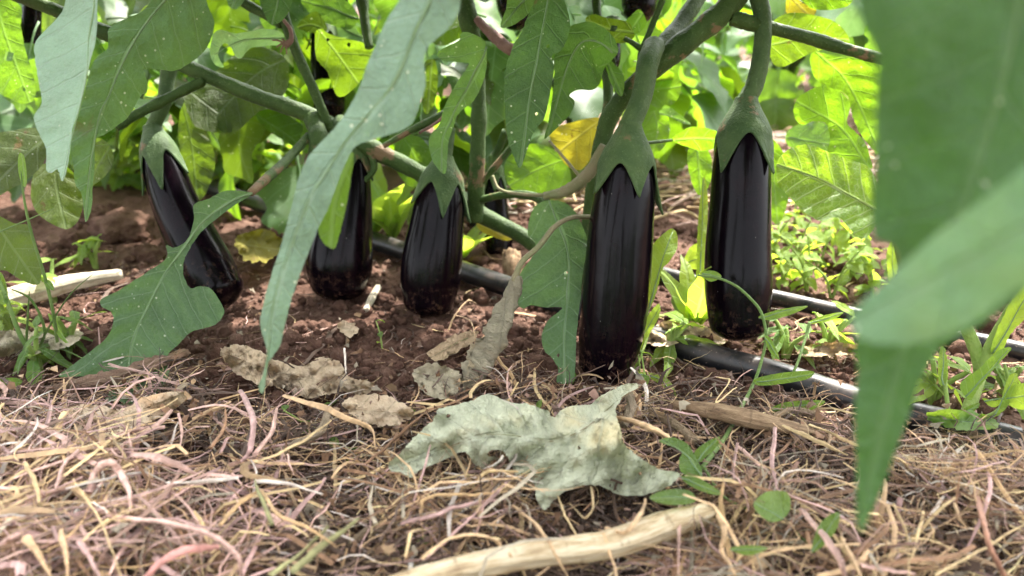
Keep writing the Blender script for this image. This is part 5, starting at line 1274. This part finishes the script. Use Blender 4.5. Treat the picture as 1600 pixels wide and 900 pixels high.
# pale sow thistle in front of the right pipes
st = thing('sow_thistle', 'pale green thick stemmed weed standing by the pipe at lower right', 'weed', tuple(G(1500, 700)))
stick(st, 'stem', [(1498, 706, .565), (1510, 650, .575), (1527, 600, .585), (1530, 570, .59), (1518, 530, .59), (1500, 495, .59)], [20, 19, 18, 20, 18], 'weed_stem', 12)
stick(st, 'stem', [(1530, 580, .588), (1548, 540, .585), (1570, 500, .58), (1610, 440, .57)], [18, 17, 16], 'weed_stem', 12)
stick(st, 'stem', [(1484, 708, .565), (1482, 650, .57), (1476, 590, .575), (1474, 545, .58)], [7, 7, 6], 'weed_stem', 8)
stick(st, 'stem', [(1570, 570, .57), (1578, 610, .57), (1560, 640, .56), (1530, 655, .565)], [5, 5], 'weed_stem', 6)
for ol, rb, a, b, m in [([(1548, 545), (1565, 500), (1585, 465), (1615, 435), (1625, 470), (1600, 500), (1580, 520), (1562, 555)], [(1550, 552), (1615, 445)], .58, .56, 'weed_lime'),
                     ([(1535, 622), (1560, 625), (1580, 605), (1600, 600), (1620, 620), (1600, 640), (1570, 632), (1550, 636)], [(1536, 628), (1615, 615)], .565, .55, 'weed_lime'),
                     ([(1515, 625), (1500, 600), (1530, 575), (1560, 548), (1580, 545), (1550, 580), (1530, 605)], [(1508, 622), (1576, 546)], .57, .565, 'weed'),
                     ([(1468, 600), (1466, 565), (1472, 540), (1480, 560), (1480, 595)], [(1474, 602), (1473, 545)], .572, .575, 'weed_lime'),
                     ([(1488, 650), (1500, 640), (1530, 630), (1520, 645), (1498, 662)], [(1488, 658), (1526, 634)], .565, .56, 'weed'),
                     ([(1548, 655), (1560, 640), (1575, 590), (1590, 585), (1588, 610), (1570, 640)], [(1550, 654), (1584, 592)], .56, .555, 'weed_lime')]:
    leaf(st, ol, rb, a, b, m, step=6, wave=.003, jag=0.5, ribw=4)

# ================================================================== plants of the next rows
def bush(x, y, h, n, label, seed, lights, individual=True, wide=.34, low=.16):
    g = np.random.default_rng(seed)
    t = thing('eggplant_bush', label, 'plant', (x, y, gz(x, y)), 'eggplant bushes in the rows behind')
    build('stem', *tube(crom([(x, y, -.01), (x + .01, y, h * .3), (x - .02, y + .01, h * .6)], 5), [.012, .010, .006], 8), MAT['stem'], t)
    tips = []
    for k in range(5):
        az = k * 1.26 + g.uniform(-.3, .3); r = wide * g.uniform(.5, .9)
        tip = Vector((x + math.cos(az) * r, y + math.sin(az) * r, h * g.uniform(.55, .95)))
        build('branch', *tube(crom([(x, y, h * g.uniform(.12, .35)), (x + math.cos(az) * r * .45, y + math.sin(az) * r * .45, tip.z * .6), tuple(tip)], 5), [.008, .006, .003], 6), MAT['stem'], t)
        tips.append(tip)
    items = []
    for k in range(n):
        az = g.uniform(0, 6.28); r = wide * (0.25 + .85 * math.sqrt(g.random()))
        z = h * g.uniform(low, 1.0)
        pos = (x + math.cos(az) * r * .8, y + math.sin(az) * r * .8, z)
        me = GL[lights[int(g.integers(len(lights)))]][int(g.integers(3))]
        a = (me, pos, g.uniform(.11, .19), az + g.uniform(-.6, .6), g.uniform(0, 1.1), g.uniform(-.5, .5))
        if individual: put_leaf(t, *a)
        else: items.append(a)
    if items: foliage_mass(t, 'crown', items, MAT[lights[0] + '_far'])
MIXL = ['leaf', 'leaf_lime', 'leaf', 'leaf_olive', 'leaf_dark']
row2 = [(-1.40, 1.75), (-0.80, 1.55), (-0.30, 1.42), (0.12, 1.52), (0.80, 2.2), (1.25, 1.75), (1.9, 1.9), (-2.0, 2.1)]
lab2 = ['leafy bush of the second row at far left', 'leafy bush of the second row behind the leaning eggplant', 'leafy bush of the second row behind the third eggplant', 'leafy bush of the second row behind the main stem', 'leafy sunlit bush between the two large eggplants in the background', 'leafy bush of the second row behind the lime leaves at right', 'leafy bush of the second row at the right edge', 'leafy bush of the second row at the left edge']
for i, (x, y) in enumerate(row2):
    bush(x, y, .58, 95, lab2[i], 300 + i, MIXL, low=.13)
k = 0
for yy, xs in ((3.3, np.arange(-3.0, 3.1, .55)), (4.6, np.arange(-4.6, 4.7, .6))):
    for j, xx in enumerate(xs):
        rown = {3.3: 'third', 4.6: 'fourth', 6.4: 'fifth'}[yy]
        bush(xx + random.uniform(-.1, .1), yy + random.uniform(-.15, .15) - xx * .1, random.uniform(.65, .85), 70, 'blurred far bush in the %s row of eggplants' % rown, 500 + k, [['leaf_dark', 'leaf', 'leaf_lime'][k % 3]], False)
        k += 1

for j, xx in enumerate(np.arange(-2.0, 2.1, .5)):      # unseen row added behind the camera to darken the fruit's reflections
    bush(xx, -1.0 - .1 * (j % 2), .66, 80, 'unseen eggplant bush added behind the viewpoint to darken reflections', 700 + j, ['leaf_dark'], False, wide=.38)

# dry straw lying between the rows
def far_straw():
    g = np.random.default_rng(3); Vs = []; Fs = []; Cs = []; off = 0
    pal = [TAN, STRAW, PINK, BROWN, WHITE, (.42, .27, .2)]
    for s in range(2600):
        x = g.uniform(-.1, 1.6); y = g.uniform(1.1, 2.6); z = gz(x, y) + .004 + .03 * g.random()
        a = g.normal(.4, .7); L = g.uniform(.04, .16); k = g.normal(0, .02)
        p = [(x - L / 2 * math.cos(a), y - L / 2 * math.sin(a), z), (x + k, y + k, z + g.uniform(0, .015)), (x + L / 2 * math.cos(a), y + L / 2 * math.sin(a), z)]
        v, f = tube(crom(p, 2), [g.uniform(.001, .0028)], 3, cap=False)
        Vs.append(v); Fs += [tuple(i + off for i in q) for q in f]; off += len(v); Cs.append(np.tile(np.array(pal[int(g.integers(6))]) * g.uniform(.6, 1.1), (len(v), 1)))
    o = build('straw_between_rows', np.vstack(Vs), Fs, MAT['straw'], None, col=np.clip(np.vstack(Cs), .01, 1), loc=(0, 1.8, 0))
    tag(o, 'dry reddish straw strewn on the path between the rows', 'straw', kind='stuff')
far_straw()
